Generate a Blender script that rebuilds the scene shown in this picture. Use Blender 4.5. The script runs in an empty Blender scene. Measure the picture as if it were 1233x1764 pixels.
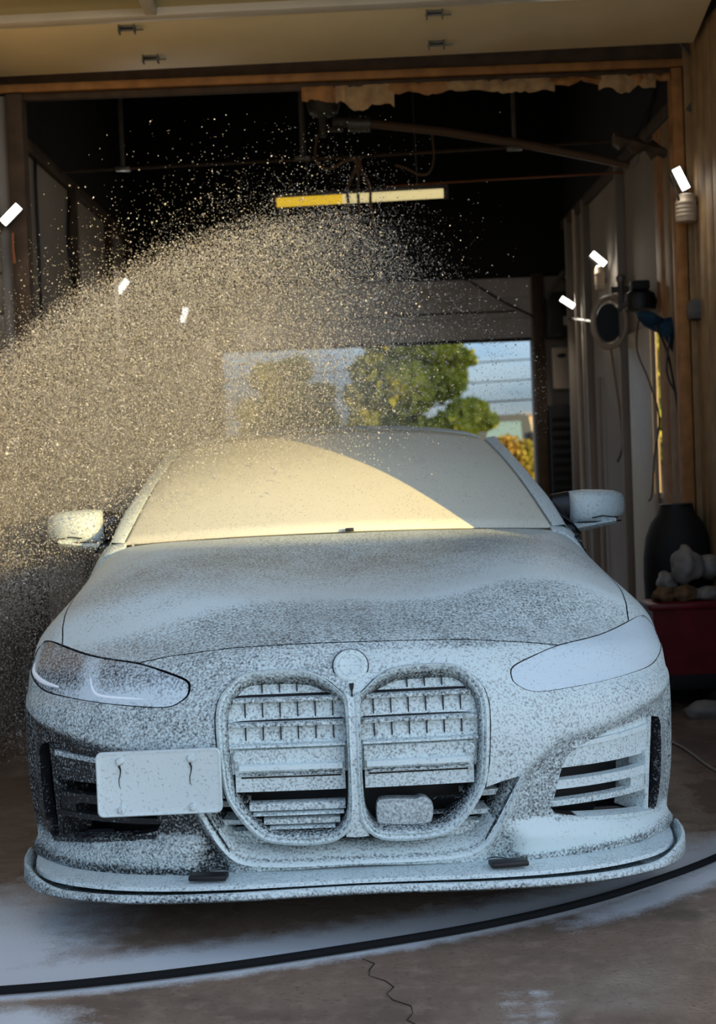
import bpy, bmesh, math, random
import numpy as np
from mathutils import Vector, Matrix, noise
from mathutils.geometry import delaunay_2d_cdt
from math import radians, sin, cos, pi

random.seed(7); RNG = np.random.default_rng(7)
scene = bpy.context.scene
COL = scene.collection

# ------------------------------------------------------------------ camera
cam_d = bpy.data.cameras.new('camera')
cam = bpy.data.objects.new('camera', cam_d); COL.objects.link(cam)
cam_d.sensor_fit = 'VERTICAL'; cam_d.sensor_height = 24.0
cam_d.lens = 2750.0 / 1764.0 * 24.0
cam_d.clip_start = 0.05; cam_d.clip_end = 500
cam.matrix_world = (Matrix.Translation((0, 0, 1.30)) @ Matrix.Rotation(radians(90 - 2.29), 4, 'X')
                    @ Matrix.Rotation(radians(-2.25), 4, 'Z'))
cam_d.dof.use_dof = True; cam_d.dof.focus_distance = 4.45; cam_d.dof.aperture_fstop = 3.2
scene.camera = cam

# ------------------------------------------------------------------ sky, sun, exposure
SUN_AZ, SUN_EL = radians(45.0), radians(8.5)      # low evening sun, behind the camera to its right
world = bpy.data.worlds.new('world'); scene.world = world; world.use_nodes = True
nt = world.node_tree; nt.nodes.clear()
def wn(t, **k):
    n = nt.nodes.new(t)
    for a, b in k.items(): setattr(n, a, b)
    return n
sky = wn('ShaderNodeTexSky', sky_type='NISHITA', sun_disc=False)
sky.sun_elevation = SUN_EL; sky.sun_rotation = pi - SUN_AZ
sky.air_density = 0.6; sky.dust_density = 3.0; sky.ozone_density = 4.0
tc = wn('ShaderNodeTexCoord'); mp = wn('ShaderNodeMapping'); mp.inputs['Scale'].default_value = (1.6, 1.6, 7.0)
cl = wn('ShaderNodeTexNoise'); cl.inputs['Scale'].default_value = 2.2; cl.inputs['Detail'].default_value = 6
rmp = wn('ShaderNodeMapRange'); rmp.inputs['From Min'].default_value = 0.36; rmp.inputs['From Max'].default_value = 0.64
rmp.inputs['To Max'].default_value = 0.8
mixc = wn('ShaderNodeMix', data_type='RGBA'); mixc.inputs['B'].default_value = (1.85, 2.10, 2.12, 1)
bg = wn('ShaderNodeBackground'); bg.inputs['Strength'].default_value = 0.40
out = wn('ShaderNodeOutputWorld'); L = nt.links.new
L(tc.outputs['Generated'], mp.inputs['Vector']); L(mp.outputs['Vector'], cl.inputs['Vector'])
L(cl.outputs['Fac'], rmp.inputs['Value']); L(rmp.outputs['Result'], mixc.inputs['Factor'])
L(sky.outputs['Color'], mixc.inputs['A']); L(mixc.outputs['Result'], bg.inputs['Color'])
L(bg.outputs['Background'], out.inputs['Surface'])

sun_d = bpy.data.lights.new('sun', 'SUN'); sun_d.energy = 5.2; sun_d.color = (1.0, 0.68, 0.22); sun_d.angle = radians(0.25)
sun = bpy.data.objects.new('sun', sun_d); COL.objects.link(sun)
sdir = Vector((-sin(SUN_AZ) * cos(SUN_EL), cos(SUN_AZ) * cos(SUN_EL), -sin(SUN_EL)))   # way the light travels
sun.rotation_euler = sdir.to_track_quat('-Z', 'Y').to_euler(); sun.location = (8, -8, 6)

vs = scene.view_settings
scene.display_settings.display_device = 'sRGB'
vs.view_transform = 'Standard'; vs.look = 'None'; vs.exposure = 0.0; vs.gamma = 1.0; vs.use_curve_mapping = False

# ------------------------------------------------------------------ materials
MATS = {}
def mat(name, col, rough=0.6, metal=0.0, noise_amt=0.0, nscale=20.0, col2=None, bump=0.0, emit=0.0, alpha=1.0, spec=0.5):
    m = bpy.data.materials.new(name); m.use_nodes = True; t = m.node_tree
    b = t.nodes['Principled BSDF']; b.inputs['Roughness'].default_value = rough; b.inputs['Metallic'].default_value = metal
    b.inputs['Base Color'].default_value = (*col, 1); b.inputs['Specular IOR Level'].default_value = spec
    tcn = t.nodes.new('ShaderNodeTexCoord'); nz = t.nodes.new('ShaderNodeTexNoise')
    nz.inputs['Scale'].default_value = nscale; nz.inputs['Detail'].default_value = 5
    t.links.new(tcn.outputs['Object'], nz.inputs['Vector'])
    if noise_amt > 0 or col2:
        mx = t.nodes.new('ShaderNodeMix'); mx.data_type = 'RGBA'
        c2 = col2 or tuple(c * (1 - noise_amt) for c in col)
        mx.inputs['A'].default_value = (*col, 1); mx.inputs['B'].default_value = (*c2, 1)
        r = t.nodes.new('ShaderNodeMapRange'); r.inputs['From Min'].default_value = .35; r.inputs['From Max'].default_value = .65
        t.links.new(nz.outputs['Fac'], r.inputs['Value']); t.links.new(r.outputs['Result'], mx.inputs['Factor'])
        t.links.new(mx.outputs['Result'], b.inputs['Base Color'])
    if bump:
        bp = t.nodes.new('ShaderNodeBump'); bp.inputs['Strength'].default_value = bump; bp.inputs['Distance'].default_value = .01
        t.links.new(nz.outputs['Fac'], bp.inputs['Height']); t.links.new(bp.outputs['Normal'], b.inputs['Normal'])
    if emit:
        b.inputs['Emission Color'].default_value = (*col, 1); b.inputs['Emission Strength'].default_value = emit
    MATS[name] = m; return m

def foam_mat(name, paint, foam, rough=0.55, scale=150.0, paint_rough=.3, bump=.5, dots=True):
    """soap film over paint: speckled by noise, its cover read from the mesh's own 'cover' attribute"""
    m = bpy.data.materials.new(name); m.use_nodes = True; t = m.node_tree; b = t.nodes['Principled BSDF']
    N = t.nodes.new; K = t.links.new
    tcn = N('ShaderNodeTexCoord'); n1 = N('ShaderNodeTexNoise'); n2 = N('ShaderNodeTexNoise'); at = N('ShaderNodeAttribute')
    n1.inputs['Scale'].default_value = scale; n1.inputs['Detail'].default_value = 2.0; n1.inputs['Roughness'].default_value = .55
    n2.inputs['Scale'].default_value = 9.0; n2.inputs['Detail'].default_value = 3
    at.attribute_name = 'cover'
    K(tcn.outputs['Object'], n1.inputs['Vector']); K(tcn.outputs['Object'], n2.inputs['Vector'])
    a1 = N('ShaderNodeMath'); a1.operation = 'MULTIPLY_ADD'; a1.inputs[1].default_value = .62; a1.inputs[2].default_value = -.31
    K(at.outputs['Fac'], a1.inputs[0])
    a3 = N('ShaderNodeMath'); a3.operation = 'MULTIPLY_ADD'; a3.inputs[1].default_value = .22; a3.inputs[2].default_value = -.11
    K(n2.outputs['Fac'], a3.inputs[0])
    a2 = N('ShaderNodeMath'); a2.operation = 'ADD'; K(n1.outputs['Fac'], a2.inputs[0]); K(a1.outputs[0], a2.inputs[1])
    a4 = N('ShaderNodeMath'); a4.operation = 'ADD'; K(a2.outputs[0], a4.inputs[0]); K(a3.outputs[0], a4.inputs[1])
    r = N('ShaderNodeMapRange'); r.inputs['From Min'].default_value = .34; r.inputs['From Max'].default_value = .72
    K(a4.outputs[0], r.inputs['Value'])
    mx = N('ShaderNodeMix'); mx.data_type = 'RGBA'
    mx.inputs['A'].default_value = (*paint, 1); mx.inputs['B'].default_value = (*foam, 1)
    K(r.outputs['Result'], mx.inputs['Factor']); K(mx.outputs['Result'], b.inputs['Base Color'])
    rr = N('ShaderNodeMapRange'); rr.inputs['To Min'].default_value = paint_rough; rr.inputs['To Max'].default_value = rough
    K(r.outputs['Result'], rr.inputs['Value']); K(rr.outputs['Result'], b.inputs['Roughness'])
    bp = N('ShaderNodeBump'); bp.inputs['Strength'].default_value = bump; bp.inputs['Distance'].default_value = .0025
    K(r.outputs['Result'], bp.inputs['Height']); K(bp.outputs['Normal'], b.inputs['Normal'])
    MATS[name] = m; return m

FOAM = (.70, .825, .835)
foam_mat('foamed_paint', (.010, .010, .012), FOAM)
foam_mat('foamed_trim', (.006, .006, .007), FOAM, paint_rough=.5)
foam_mat('foamed_glass', (.02, .02, .022), (.83, .845, .72), bump=.15)
foam_mat('foamed_lens', (.03, .035, .05), (.67, .80, .86), bump=.3, paint_rough=.12)
foam_mat('foamed_plate', (.25, .27, .28), (.66, .765, .77), bump=1.0, scale=110)
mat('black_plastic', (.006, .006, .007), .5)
mat('rubber', (.008, .008, .008), .7)
mat('mirror_dark', (.012, .012, .014), .35)
mat('rim', (.05, .05, .055), .35, .8)
mat('car_glass', (.02, .025, .03), .08)
mat('lamp_white', (.80, .90, 1.0), .3, emit=.16)
mat('wood_trim', (.46, .205, .055), .7, col2=(.30, .13, .036), nscale=14, bump=.2)
mat('wood_board', (.36, .225, .10), .75, col2=(.25, .15, .068), nscale=9, bump=.2)
mat('wood_dark', (.085, .050, .026), .8, noise_amt=.4, nscale=10)
mat('block', (.40, .34, .27), .9, noise_amt=.35, nscale=30, bump=.3)
mat('mortar', (.30, .26, .21), .95, noise_amt=.3, nscale=40)
mat('inner_wall', (.34, .285, .235), .85, noise_amt=.25, nscale=1.2)
mat('void', (.008, .007, .006), .9)  # near-black: puts the dark under the roof into the colour
mat('old_insulation', (.52, .33, .15), .95, col2=(.32, .19, .09), nscale=16, bump=.6)
mat('door_panel', (.88, .71, .41), .5, noise_amt=.07, nscale=3)
mat('door_frame', (.68, .61, .49), .4, noise_amt=.08, nscale=6)
mat('door_pane', (.46, .38, .17), .25, noise_amt=.1, nscale=2)
mat('steel', (.20, .19, .17), .45, .7, noise_amt=.3, nscale=30)
mat('dull_steel', (.13, .12, .105), .6, .4, noise_amt=.3, nscale=20)
mat('grey_door', (.62, .59, .56), .6, noise_amt=.15, nscale=4)
mat('white_plastic', (.52, .42, .31), .5, noise_amt=.1)
mat('led', (1.0, .97, .88), .4, emit=4.5)
mat('tube_amber', (1.0, .62, .03), .4, emit=.62)
mat('tube_pale', (1.0, .83, .40), .4, emit=.62)
mat('brass', (.30, .16, .03), .5, .3, noise_amt=.3)
mat('black_cord', (.010, .010, .010), .5)
mat('brown_hose', (.15, .09, .05), .6)
mat('orange_cord', (.30, .09, .02), .6)
mat('blue_cloth', (.012, .06, .11), .8, noise_amt=.4)
mat('red_tub', (.22, .006, .012), .45, noise_amt=.3, nscale=8)
mat('bag_white', (.34, .31, .27), .5, noise_amt=.35, nscale=14, bump=.4)
mat('rag_brown', (.26, .15, .07), .9, noise_amt=.5, nscale=18, bump=.4)
mat('hose_black', (.009, .010, .011), .85, spec=.15)
mat('foam_suds', (.62, .66, .68), .7, noise_amt=.2, nscale=60, bump=.6)
mat('bark', (.10, .07, .045), .9, noise_amt=.4)
mat('cream_wall', (.62, .50, .33), .8)
mat('van_paint', (.07, .08, .08), .4)
mat('van_glass', (.20, .32, .36), .12)
mat('driveway_concrete', (.62, .55, .45), .9, noise_amt=.15, nscale=3)
mat('grass', (.20, .19, .06), .95, noise_amt=.4, nscale=2)
mat('asphalt', (.13, .12, .11), .95, noise_amt=.3, nscale=6)
mat('render_wall', (.30, .27, .23), .9, noise_amt=.2, nscale=2)

def leaf_mat(name, a, b):
    m = bpy.data.materials.new(name); m.use_nodes = True; t = m.node_tree; p = t.nodes['Principled BSDF']
    tcn = t.nodes.new('ShaderNodeTexCoord'); nz = t.nodes.new('ShaderNodeTexNoise'); nz.inputs['Scale'].default_value = 1.1
    mx = t.nodes.new('ShaderNodeMix'); mx.data_type = 'RGBA'
    mx.inputs['A'].default_value = (*a, 1); mx.inputs['B'].default_value = (*b, 1)
    r = t.nodes.new('ShaderNodeMapRange'); r.inputs['From Min'].default_value = .38; r.inputs['From Max'].default_value = .62
    K = t.links.new
    K(tcn.outputs['Object'], nz.inputs['Vector']); K(nz.outputs['Fac'], r.inputs['Value']); K(r.outputs['Result'], mx.inputs['Factor'])
    K(mx.outputs['Result'], p.inputs['Base Color']); p.inputs['Roughness'].default_value = .7
    tr = t.nodes.new('ShaderNodeBsdfTranslucent'); K(mx.outputs['Result'], tr.inputs['Color'])
    ms = t.nodes.new('ShaderNodeMixShader'); ms.inputs[0].default_value = .35
    K(p.outputs[0], ms.inputs[1]); K(tr.outputs[0], ms.inputs[2]); K(ms.outputs[0], t.nodes['Material Output'].inputs['Surface'])
    MATS[name] = m
leaf_mat('leaf_green', (.56, .54, .06), (.32, .37, .05))
leaf_mat('leaf_autumn', (.48, .32, .06), (.34, .36, .05))

def droplet_mat():
    m = bpy.data.materials.new('droplet'); m.use_nodes = True; t = m.node_tree; p = t.nodes['Principled BSDF']
    p.inputs['Base Color'].default_value = (.88, .88, .86, 1); p.inputs['Roughness'].default_value = .4
    tr = t.nodes.new('ShaderNodeBsdfTranslucent'); tr.inputs['Color'].default_value = (.9, .9, .88, 1)
    ms = t.nodes.new('ShaderNodeMixShader'); ms.inputs[0].default_value = .45
    K = t.links.new; K(p.outputs[0], ms.inputs[1]); K(tr.outputs[0], ms.inputs[2]); K(ms.outputs[0], t.nodes['Material Output'].inputs['Surface'])
    MATS['droplet'] = m
droplet_mat()

# ------------------------------------------------------------------ mesh helpers
class MB:
    def __init__(self): self.v = []; self.f = []
    def add(self, vs_, fs):
        o = len(self.v); self.v += [tuple(map(float, p)) for p in vs_]; self.f += [tuple(i + o for i in f) for f in fs]; return self
    def box(self, c, d, rz=0.0, bev=0.0):
        if bev <= 0:
            P = [(x, y, z) for x in (-.5, .5) for y in (-.5, .5) for z in (-.5, .5)]
            F = [(0, 1, 3, 2), (4, 6, 7, 5), (0, 4, 5, 1), (2, 3, 7, 6), (0, 2, 6, 4), (1, 5, 7, 3)]
            P = [(p[0] * d[0], p[1] * d[1], p[2] * d[2]) for p in P]
        else:
            bm = bmesh.new(); bmesh.ops.create_cube(bm, size=1.0)
            for q in bm.verts: q.co = Vector((q.co.x * d[0], q.co.y * d[1], q.co.z * d[2]))
            bmesh.ops.bevel(bm, geom=bm.edges[:], offset=min(bev, min(d) * .45), segments=2, affect='EDGES', profile=.5)
            bm.verts.index_update(); P = [tuple(q.co) for q in bm.verts]; F = [tuple(q.index for q in f.verts) for f in bm.faces]; bm.free()
        cz, sz = cos(rz), sin(rz)
        return self.add([(c[0] + p[0] * cz - p[1] * sz, c[1] + p[0] * sz + p[1] * cz, c[2] + p[2]) for p in P], F)
    def box2(self, a, b, bev=0.0):
        return self.box([(a[i] + b[i]) / 2 for i in range(3)], [abs(b[i] - a[i]) for i in range(3)], 0, bev)
    def rings(self, R, closed_ring=True, cap=True):
        n = len(R[0]); V = [p for r in R for p in r]; F = []
        for i in range(len(R) - 1):
            for j in range(n if closed_ring else n - 1):
                k = (j + 1) % n; F.append((i * n + j, i * n + k, (i + 1) * n + k, (i + 1) * n + j))
        if cap and closed_ring: F.append(tuple(range(n))[::-1]); F.append(tuple((len(R) - 1) * n + j for j in range(n)))
        return self.add(V, F)
    def tube(self, pts, r, n=8, cap=True):
        pts = [Vector(p) for p in pts]; R = []; up = None
        for i, p in enumerate(pts):
            d = (pts[min(i + 1, len(pts) - 1)] - pts[max(i - 1, 0)]).normalized()
            if up is None: up = Vector((0, 0, 1)) if abs(d.z) < .9 else Vector((1, 0, 0))
            a = d.cross(up).normalized(); b_ = a.cross(d).normalized(); up = b_
            rr = r[i] if hasattr(r, '__len__') else r
            R.append([p + a * (cos(2 * pi * k / n) * rr) + b_ * (sin(2 * pi * k / n) * rr) for k in range(n)])
        return self.rings(R, True, cap)
    def lathe(self, c, prof, n=20):
        "profile (r, z) turned about the vertical through c"
        R = [[(c[0] + r * cos(2 * pi * k / n), c[1] + r * sin(2 * pi * k / n), c[2] + z) for k in range(n)] for r, z in prof]
        return self.rings(R)
    def build(self, name, m, parent=None, smooth=True, angle=35):
        me = bpy.data.meshes.new(name); me.from_pydata(self.v, [], self.f); me.materials.append(MATS[m])
        bm = bmesh.new(); bm.from_mesh(me); bmesh.ops.recalc_face_normals(bm, faces=bm.faces[:]); bm.to_mesh(me); bm.free()
        if smooth:
            me.shade_smooth()
            try: me.set_sharp_from_angle(angle=radians(angle))
            except Exception: pass
        o = bpy.data.objects.new(name, me); COL.objects.link(o)
        if parent: o.parent = parent
        return o
def tag(o, label, cat, group=None, kind=None):
    o['label'] = label
    if cat: o['category'] = cat
    if group: o['group'] = group
    if kind: o['kind'] = kind
    return o
def struct(o): o['kind'] = 'structure'; return o
def empty(name, loc, rz=0):
    o = bpy.data.objects.new(name, None); COL.objects.link(o); o.location = loc; o.rotation_euler = (0, 0, rz); return o
def spline(pts, n, closed=False):
    "Catmull-Rom through pts, n samples a span"
    P = np.array(pts, float); m = len(P); o = []
    for i in range(m if closed else m - 1):
        if closed: a, b, c, d = P[(i - 1) % m], P[i], P[(i + 1) % m], P[(i + 2) % m]
        else: a, b, c, d = P[max(i - 1, 0)], P[i], P[i + 1], P[min(i + 2, m - 1)]
        for k in range(n):
            t = k / n; o.append(.5 * ((2 * b) + (c - a) * t + (2 * a - 5 * b + 4 * c - d) * t * t + (3 * b - a - 3 * c + d) * t ** 3))
    if not closed: o.append(P[-1])
    return np.array(o)
def resample(P, n, closed=True):
    P = np.asarray(P, float); Q = np.vstack([P, P[:1]]) if closed else P
    d = np.r_[0, np.cumsum(np.linalg.norm(np.diff(Q, axis=0), axis=1))]
    u = np.linspace(0, d[-1], n, endpoint=not closed)
    return np.stack([np.interp(u, d, Q[:, k]) for k in range(Q.shape[1])], 1)
def inside(P, poly):
    P = np.asarray(P); poly = np.asarray(poly); x, y = P[:, 0], P[:, 1]; r = np.zeros(len(P), bool); j = len(poly) - 1
    for i in range(len(poly)):
        xi, yi = poly[i]; xj, yj = poly[j]
        r ^= ((yi > y) != (yj > y)) & (x < (xj - xi) * (y - yi) / (yj - yi + 1e-12) + xi); j = i
    return r
def sstep(a, b, x): t = np.clip((x - a) / (b - a), 0, 1); return t * t * (3 - 2 * t)

def mist_mat():
    "drifting suds too fine to see one by one: a scattering volume, thick in the body of the arc, thin below and at its edge"
    m = bpy.data.materials.new('mist'); m.use_nodes = True; t = m.node_tree; t.nodes.clear(); N = t.nodes.new; K = t.links.new
    o = N('ShaderNodeOutputMaterial'); v = N('ShaderNodeVolumeScatter'); v.inputs['Color'].default_value = (.93, .90, .84, 1); v.inputs['Anisotropy'].default_value = -.15
    tcn = N('ShaderNodeTexCoord'); sx = N('ShaderNodeSeparateXYZ'); K(tcn.outputs['Object'], sx.inputs[0])
    def M(op, a, b=None, c=None):
        n = N('ShaderNodeMath'); n.operation = op
        for i, q in enumerate((a, b, c)):
            if q is None: continue
            if isinstance(q, (int, float)): n.inputs[i].default_value = q
            else: K(q, n.inputs[i])
        return n.outputs[0]
    def ramp(x, a, b, lo=0., hi=1.):
        n = N('ShaderNodeMapRange'); n.interpolation_type = 'SMOOTHSTEP'; K(x, n.inputs['Value'])
        for k, q in (('From Min', a), ('From Max', b), ('To Min', lo), ('To Max', hi)): n.inputs[k].default_value = q
        return n.outputs['Result']
    x, y, z = sx.outputs
    top = M('MULTIPLY_ADD', M('MULTIPLY', x, x), -.24, 2.22)
    d = ramp(M('SUBTRACT', top, z), -.02, .75)
    low = M('MULTIPLY', ramp(z, .75, 1.30, .10, 1.0), d)
    e = M('MULTIPLY', low, ramp(x, .42, -.45))
    e = M('MULTIPLY', e, ramp(M('ABSOLUTE', y), .75, .45))
    nz = N('ShaderNodeTexNoise'); nz.inputs['Scale'].default_value = 2.2; nz.inputs['Detail'].default_value = 3; K(tcn.outputs['Object'], nz.inputs['Vector'])
    e = M('MULTIPLY', e, ramp(nz.outputs['Fac'], .25, .7, .45, 1.35))
    K(M('MULTIPLY', e, MISTD), v.inputs['Density']); K(v.outputs[0], o.inputs['Volume']); MATS['mist'] = m
MISTD = .75
mist_mat()

# ================================================================== the setting
HOSE = [(-1.55, 3.80), (-.919, 3.848), (-.642, 3.892), (-.361, 3.967), (-.069, 4.07), (.207, 4.181), (.402, 4.28), (.575, 4.388), (.763, 4.536), (1.048, 4.815), (1.42, 5.30), (1.60, 5.9)]
def floor_foam(x, y):
    "how much suds lie on the concrete: a broad pool under the nose bounded by the hose, plus splashes"
    hx = np.array([p[0] for p in HOSE]); hy = np.array([p[1] for p in HOSE])
    d = y - np.interp(x, hx, hy)                                        # beyond the hose, towards the car
    pool = sstep(-.10, .03, d) * sstep(.40, .06, d) * np.interp(x, [-1.3, -.9, -.3, .2, .6, 1.0, 1.5], [1.0, 1.0, .95, .85, .8, .85, .7])
    left = sstep(-.5, -1.0, x) * sstep(5.2, 4.4, y) * sstep(3.9, 4.1, y) * .75
    near = np.exp(-(((x + .86) / .16) ** 2 + ((y - 3.64) / .12) ** 2)) * .9
    front = sstep(.35, .75, x) * np.exp(-((d + .10) / .09) ** 2) * .8
    rim = np.exp(-(((x - 1.12) / .30) ** 2 + ((y - 4.95) / .22) ** 2)) * .7
    scuff = sum(np.exp(-((x - q) / .016) ** 2) for q in (.29, .335, .375, .41)) * sstep(3.80, 3.72, y) * sstep(3.35, 3.5, y) * (.30 + .12 * np.sin(y * 90)) 
    return np.clip(np.maximum.reduce([scuff, pool, left, near, front, rim]), 0, 1)
def floor_mat():
    m = bpy.data.materials.new('wet_concrete'); m.use_nodes = True; t = m.node_tree; b = t.nodes['Principled BSDF']; N = t.nodes.new; K = t.links.new
    tcn = N('ShaderNodeTexCoord'); at = N('ShaderNodeAttribute'); at.attribute_name = 'cover'
    def nz(sc, det=4):
        n = N('ShaderNodeTexNoise'); n.inputs['Scale'].default_value = sc; n.inputs['Detail'].default_value = det; K(tcn.outputs['Object'], n.inputs['Vector']); return n
    def mr(src, a, b_, lo=0, hi=1):
        r = N('ShaderNodeMapRange'); r.inputs['From Min'].default_value = a; r.inputs['From Max'].default_value = b_; r.inputs['To Min'].default_value = lo; r.inputs['To Max'].default_value = hi; K(src, r.inputs['Value']); return r.outputs['Result']
    def mix(f, A, B):
        x = N('ShaderNodeMix'); x.data_type = 'RGBA'
        for sock, v in (('A', A), ('B', B)):
            if isinstance(v, tuple): x.inputs[sock].default_value = (*v, 1)
            else: K(v, x.inputs[sock])
        K(f, x.inputs['Factor']); return x.outputs['Result']
    n1, n2, n3, n4 = nz(2.6), nz(16), nz(70, 3), nz(120, 2)
    base = mix(mr(n1.outputs['Fac'], .38, .64), (.36, .255, .185), (.19, .135, .10))
    base = mix(mr(n2.outputs['Fac'], .5, .72, 0, .6), base, (.43, .32, .24))
    base = mix(mr(n3.outputs['Fac'], .60, .68, 0, .5), base, (.07, .056, .048))
    add = N('ShaderNodeMath'); add.operation = 'MULTIPLY_ADD'; add.inputs[1].default_value = .95; add.inputs[2].default_value = -.55; K(at.outputs['Fac'], add.inputs[0])
    s1 = N('ShaderNodeMath'); s1.operation = 'MULTIPLY_ADD'; s1.inputs[1].default_value = .55; K(n2.outputs['Fac'], s1.inputs[0]); K(add.outputs[0], s1.inputs[2])
    s2 = N('ShaderNodeMath'); s2.operation = 'MULTIPLY_ADD'; s2.inputs[1].default_value = .42; K(n4.outputs['Fac'], s2.inputs[0]); K(s1.outputs[0], s2.inputs[2])
    f = mr(s2.outputs[0], .08, .55)
    K(mix(f, base, (.74, .78, .80)), b.inputs['Base Color'])
    wet = mr(n1.outputs['Fac'], .42, .58, .22, .62); rr = N('ShaderNodeMix'); rr.data_type = 'FLOAT'; K(f, rr.inputs['Factor']); K(wet, rr.inputs['A']); rr.inputs['B'].default_value = .6
    K(rr.outputs['Result'], b.inputs['Roughness'])
    bp = N('ShaderNodeBump'); bp.inputs['Strength'].default_value = .35; bp.inputs['Distance'].default_value = .004
    hh = N('ShaderNodeMath'); hh.operation = 'ADD'; K(n3.outputs['Fac'], hh.inputs[0]); K(f, hh.inputs[1]); K(hh.outputs[0], bp.inputs['Height']); K(bp.outputs['Normal'], b.inputs['Normal'])
    MATS['wet_concrete'] = m
floor_mat()
xs = np.r_[np.linspace(-12, -1.8, 12), np.arange(-1.75, 1.75, .025), np.linspace(1.8, 12, 12)]
ys = np.r_[np.arange(3.25, 6.2, .025), np.linspace(6.3, 12.9, 20)]
X, Y = np.meshgrid(xs, ys); nx, ny = len(xs), len(ys)
b = MB().add(np.stack([X.ravel(), Y.ravel(), 0 * X.ravel()], 1), [(j * nx + i, j * nx + i + 1, (j + 1) * nx + i + 1, (j + 1) * nx + i) for j in range(ny - 1) for i in range(nx - 1)])
fl = struct(b.build('floor', 'wet_concrete'))
a = fl.data.attributes.new('cover', 'FLOAT', 'POINT'); a.data.foreach_set('value', floor_foam(X.ravel(), Y.ravel()).astype('f'))
cr = MB(); pts = [(-.035 + .02 * sin(i * 1.7) + .012 * i, 4.02 - .045 * i, .0012) for i in range(12)]
cr.tube(pts, [.0006 + .0009 * abs(sin(i * 2.1)) for i in range(12)], 5).build('floor_crack', 'rubber', fl)
# ground beyond the back door
struct(MB().box2((-14, -14, -.2), (14, 3.25, 0)).build('driveway', 'driveway_concrete', smooth=False))  # unseen ground, paler than the floor to bounce light onto the overhead door
g = MB().box2((-60, 12.9, -.30), (60, 120, -.02)); struct(g.build('ground', 'grass', smooth=False))

W = 1.72
# side walls of the front bay: concrete blocks on the left, boards on the right
wl = struct(MB().box2((-W - .2, 4.45, 0), (-W - .015, 8.12, 4.5)).build('wall_left', 'mortar', smooth=False))
bme = None
for r in range(17):
    for c in range(5):
        y0 = 6.1 + .4 * c + (.2 if r % 2 else 0); z0 = .203 * r + .004
        y1 = min(y0 + .392, 8.0)
        if y1 - y0 < .1: continue
        MB().box2((-W - .02, y0, z0), (-W + .004 * random.random(), y1, z0 + .195), .006).build('block', 'block', wl)
wr = struct(MB().box2((W + .03, 4.45, 0), (W + .2, 8.0, 4.5)).build('wall_right', 'wood_dark', smooth=False))
for c in range(12):
    y0 = 6.2 + .15 * c; MB().box2((W + .004 * random.random(), y0 + .003, 0), (W + .032, y0 + .147, 3.25), .004).build('plank', 'wood_board', wr)
# front of the building, outside the picture: jamb piers and the lintel over the driveway
struct(MB().box2((1.515, 4.45, 0), (6.0, 4.75, 5.2)).build('wall_front_right', 'render_wall', smooth=False))
struct(MB().box2((-6.0, 4.45, 0), (-1.62, 4.75, 5.2)).build('wall_front_left', 'render_wall', smooth=False))
struct(MB().box2((-1.62, 4.45, 4.2), (1.515, 4.75, 5.2)).build('wall_front_top', 'render_wall', smooth=False))
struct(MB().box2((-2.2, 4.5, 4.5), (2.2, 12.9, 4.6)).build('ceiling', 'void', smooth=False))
# inner doorway: posts, header, torn lining
f_ = empty('trim_1', (0, 8.0, 0)); struct(f_)
MB().box2((-1.665, -.02, 0), (-1.585, .10, 3.12), .006).build('post', 'wood_dark', f_)
MB().box2((-1.76, .03, 0), (-1.66, .09, 3.12), .006).build('side_board', 'inner_wall', f_)
MB().box2((1.636, -.02, 0), (1.688, .10, 3.12), .006).build('post', 'wood_trim', f_)
MB().box2((1.694, -.03, 0), (1.735, .06, 3.25), .006).build('post', 'wood_board', f_)
MB().box2((-1.735, -.02, 3.125), (1.735, .02, 3.165), .006).build('header_board', 'wood_trim', f_)
MB().box2((-1.735, .0, 3.168), (1.735, .06, 4.5)).build('header_panel', 'wood_dark', f_)
MB().box2((-1.64, .01, 3.09), (1.64, .05, 3.122), .004).build('header_board', 'wood_dark', f_)
# ragged lining left under the header, piece by piece
for x0, x1, h in ((-.20, -.02, .10), (-.03, .26, .15), (.22, .52, .075), (.50, .80, .07), (.78, 1.06, .085), (1.02, 1.30, .055), (1.28, 1.56, .09), (1.44, 1.63, .05)):
    n = 14; R = []; ph_ = random.random() * 9
    for i in range(n):
        x = x0 + (x1 - x0) * i / (n - 1); hh = h * (.72 + .55 * noise.noise(Vector((x * 9 + ph_, 0, 0))) + .25 * noise.noise(Vector((x * 31 + ph_, 1, 0)))); y = -.005 + .02 * random.random()
        R.append([(x, y, 3.10), (x, y - .012, 3.10 - hh * .5), (x, y + .004, 3.10 - hh), (x, y + .02, 3.10 - hh * .9), (x, y + .03, 3.10)])
    MB().rings(R).build('torn_lining', 'old_insulation' if x0 in (-.03, .50, .78, 1.28) else 'wood_trim', f_, angle=60)
R = []
for i in range(9):
    x = 1.38 + .033 * i; h = .03 + .02 * sin(i * 2.3); z = 2.83 - .08 * (i / 8) + .015 * sin(i * 3.1); R.append([(x, .20, z - h), (x, .18, z), (x, .22, z + h), (x, .27, z + h * .6), (x, .28, z - h)])
MB().rings(R).build('torn_lining', 'wood_dark', f_, angle=60)

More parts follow.
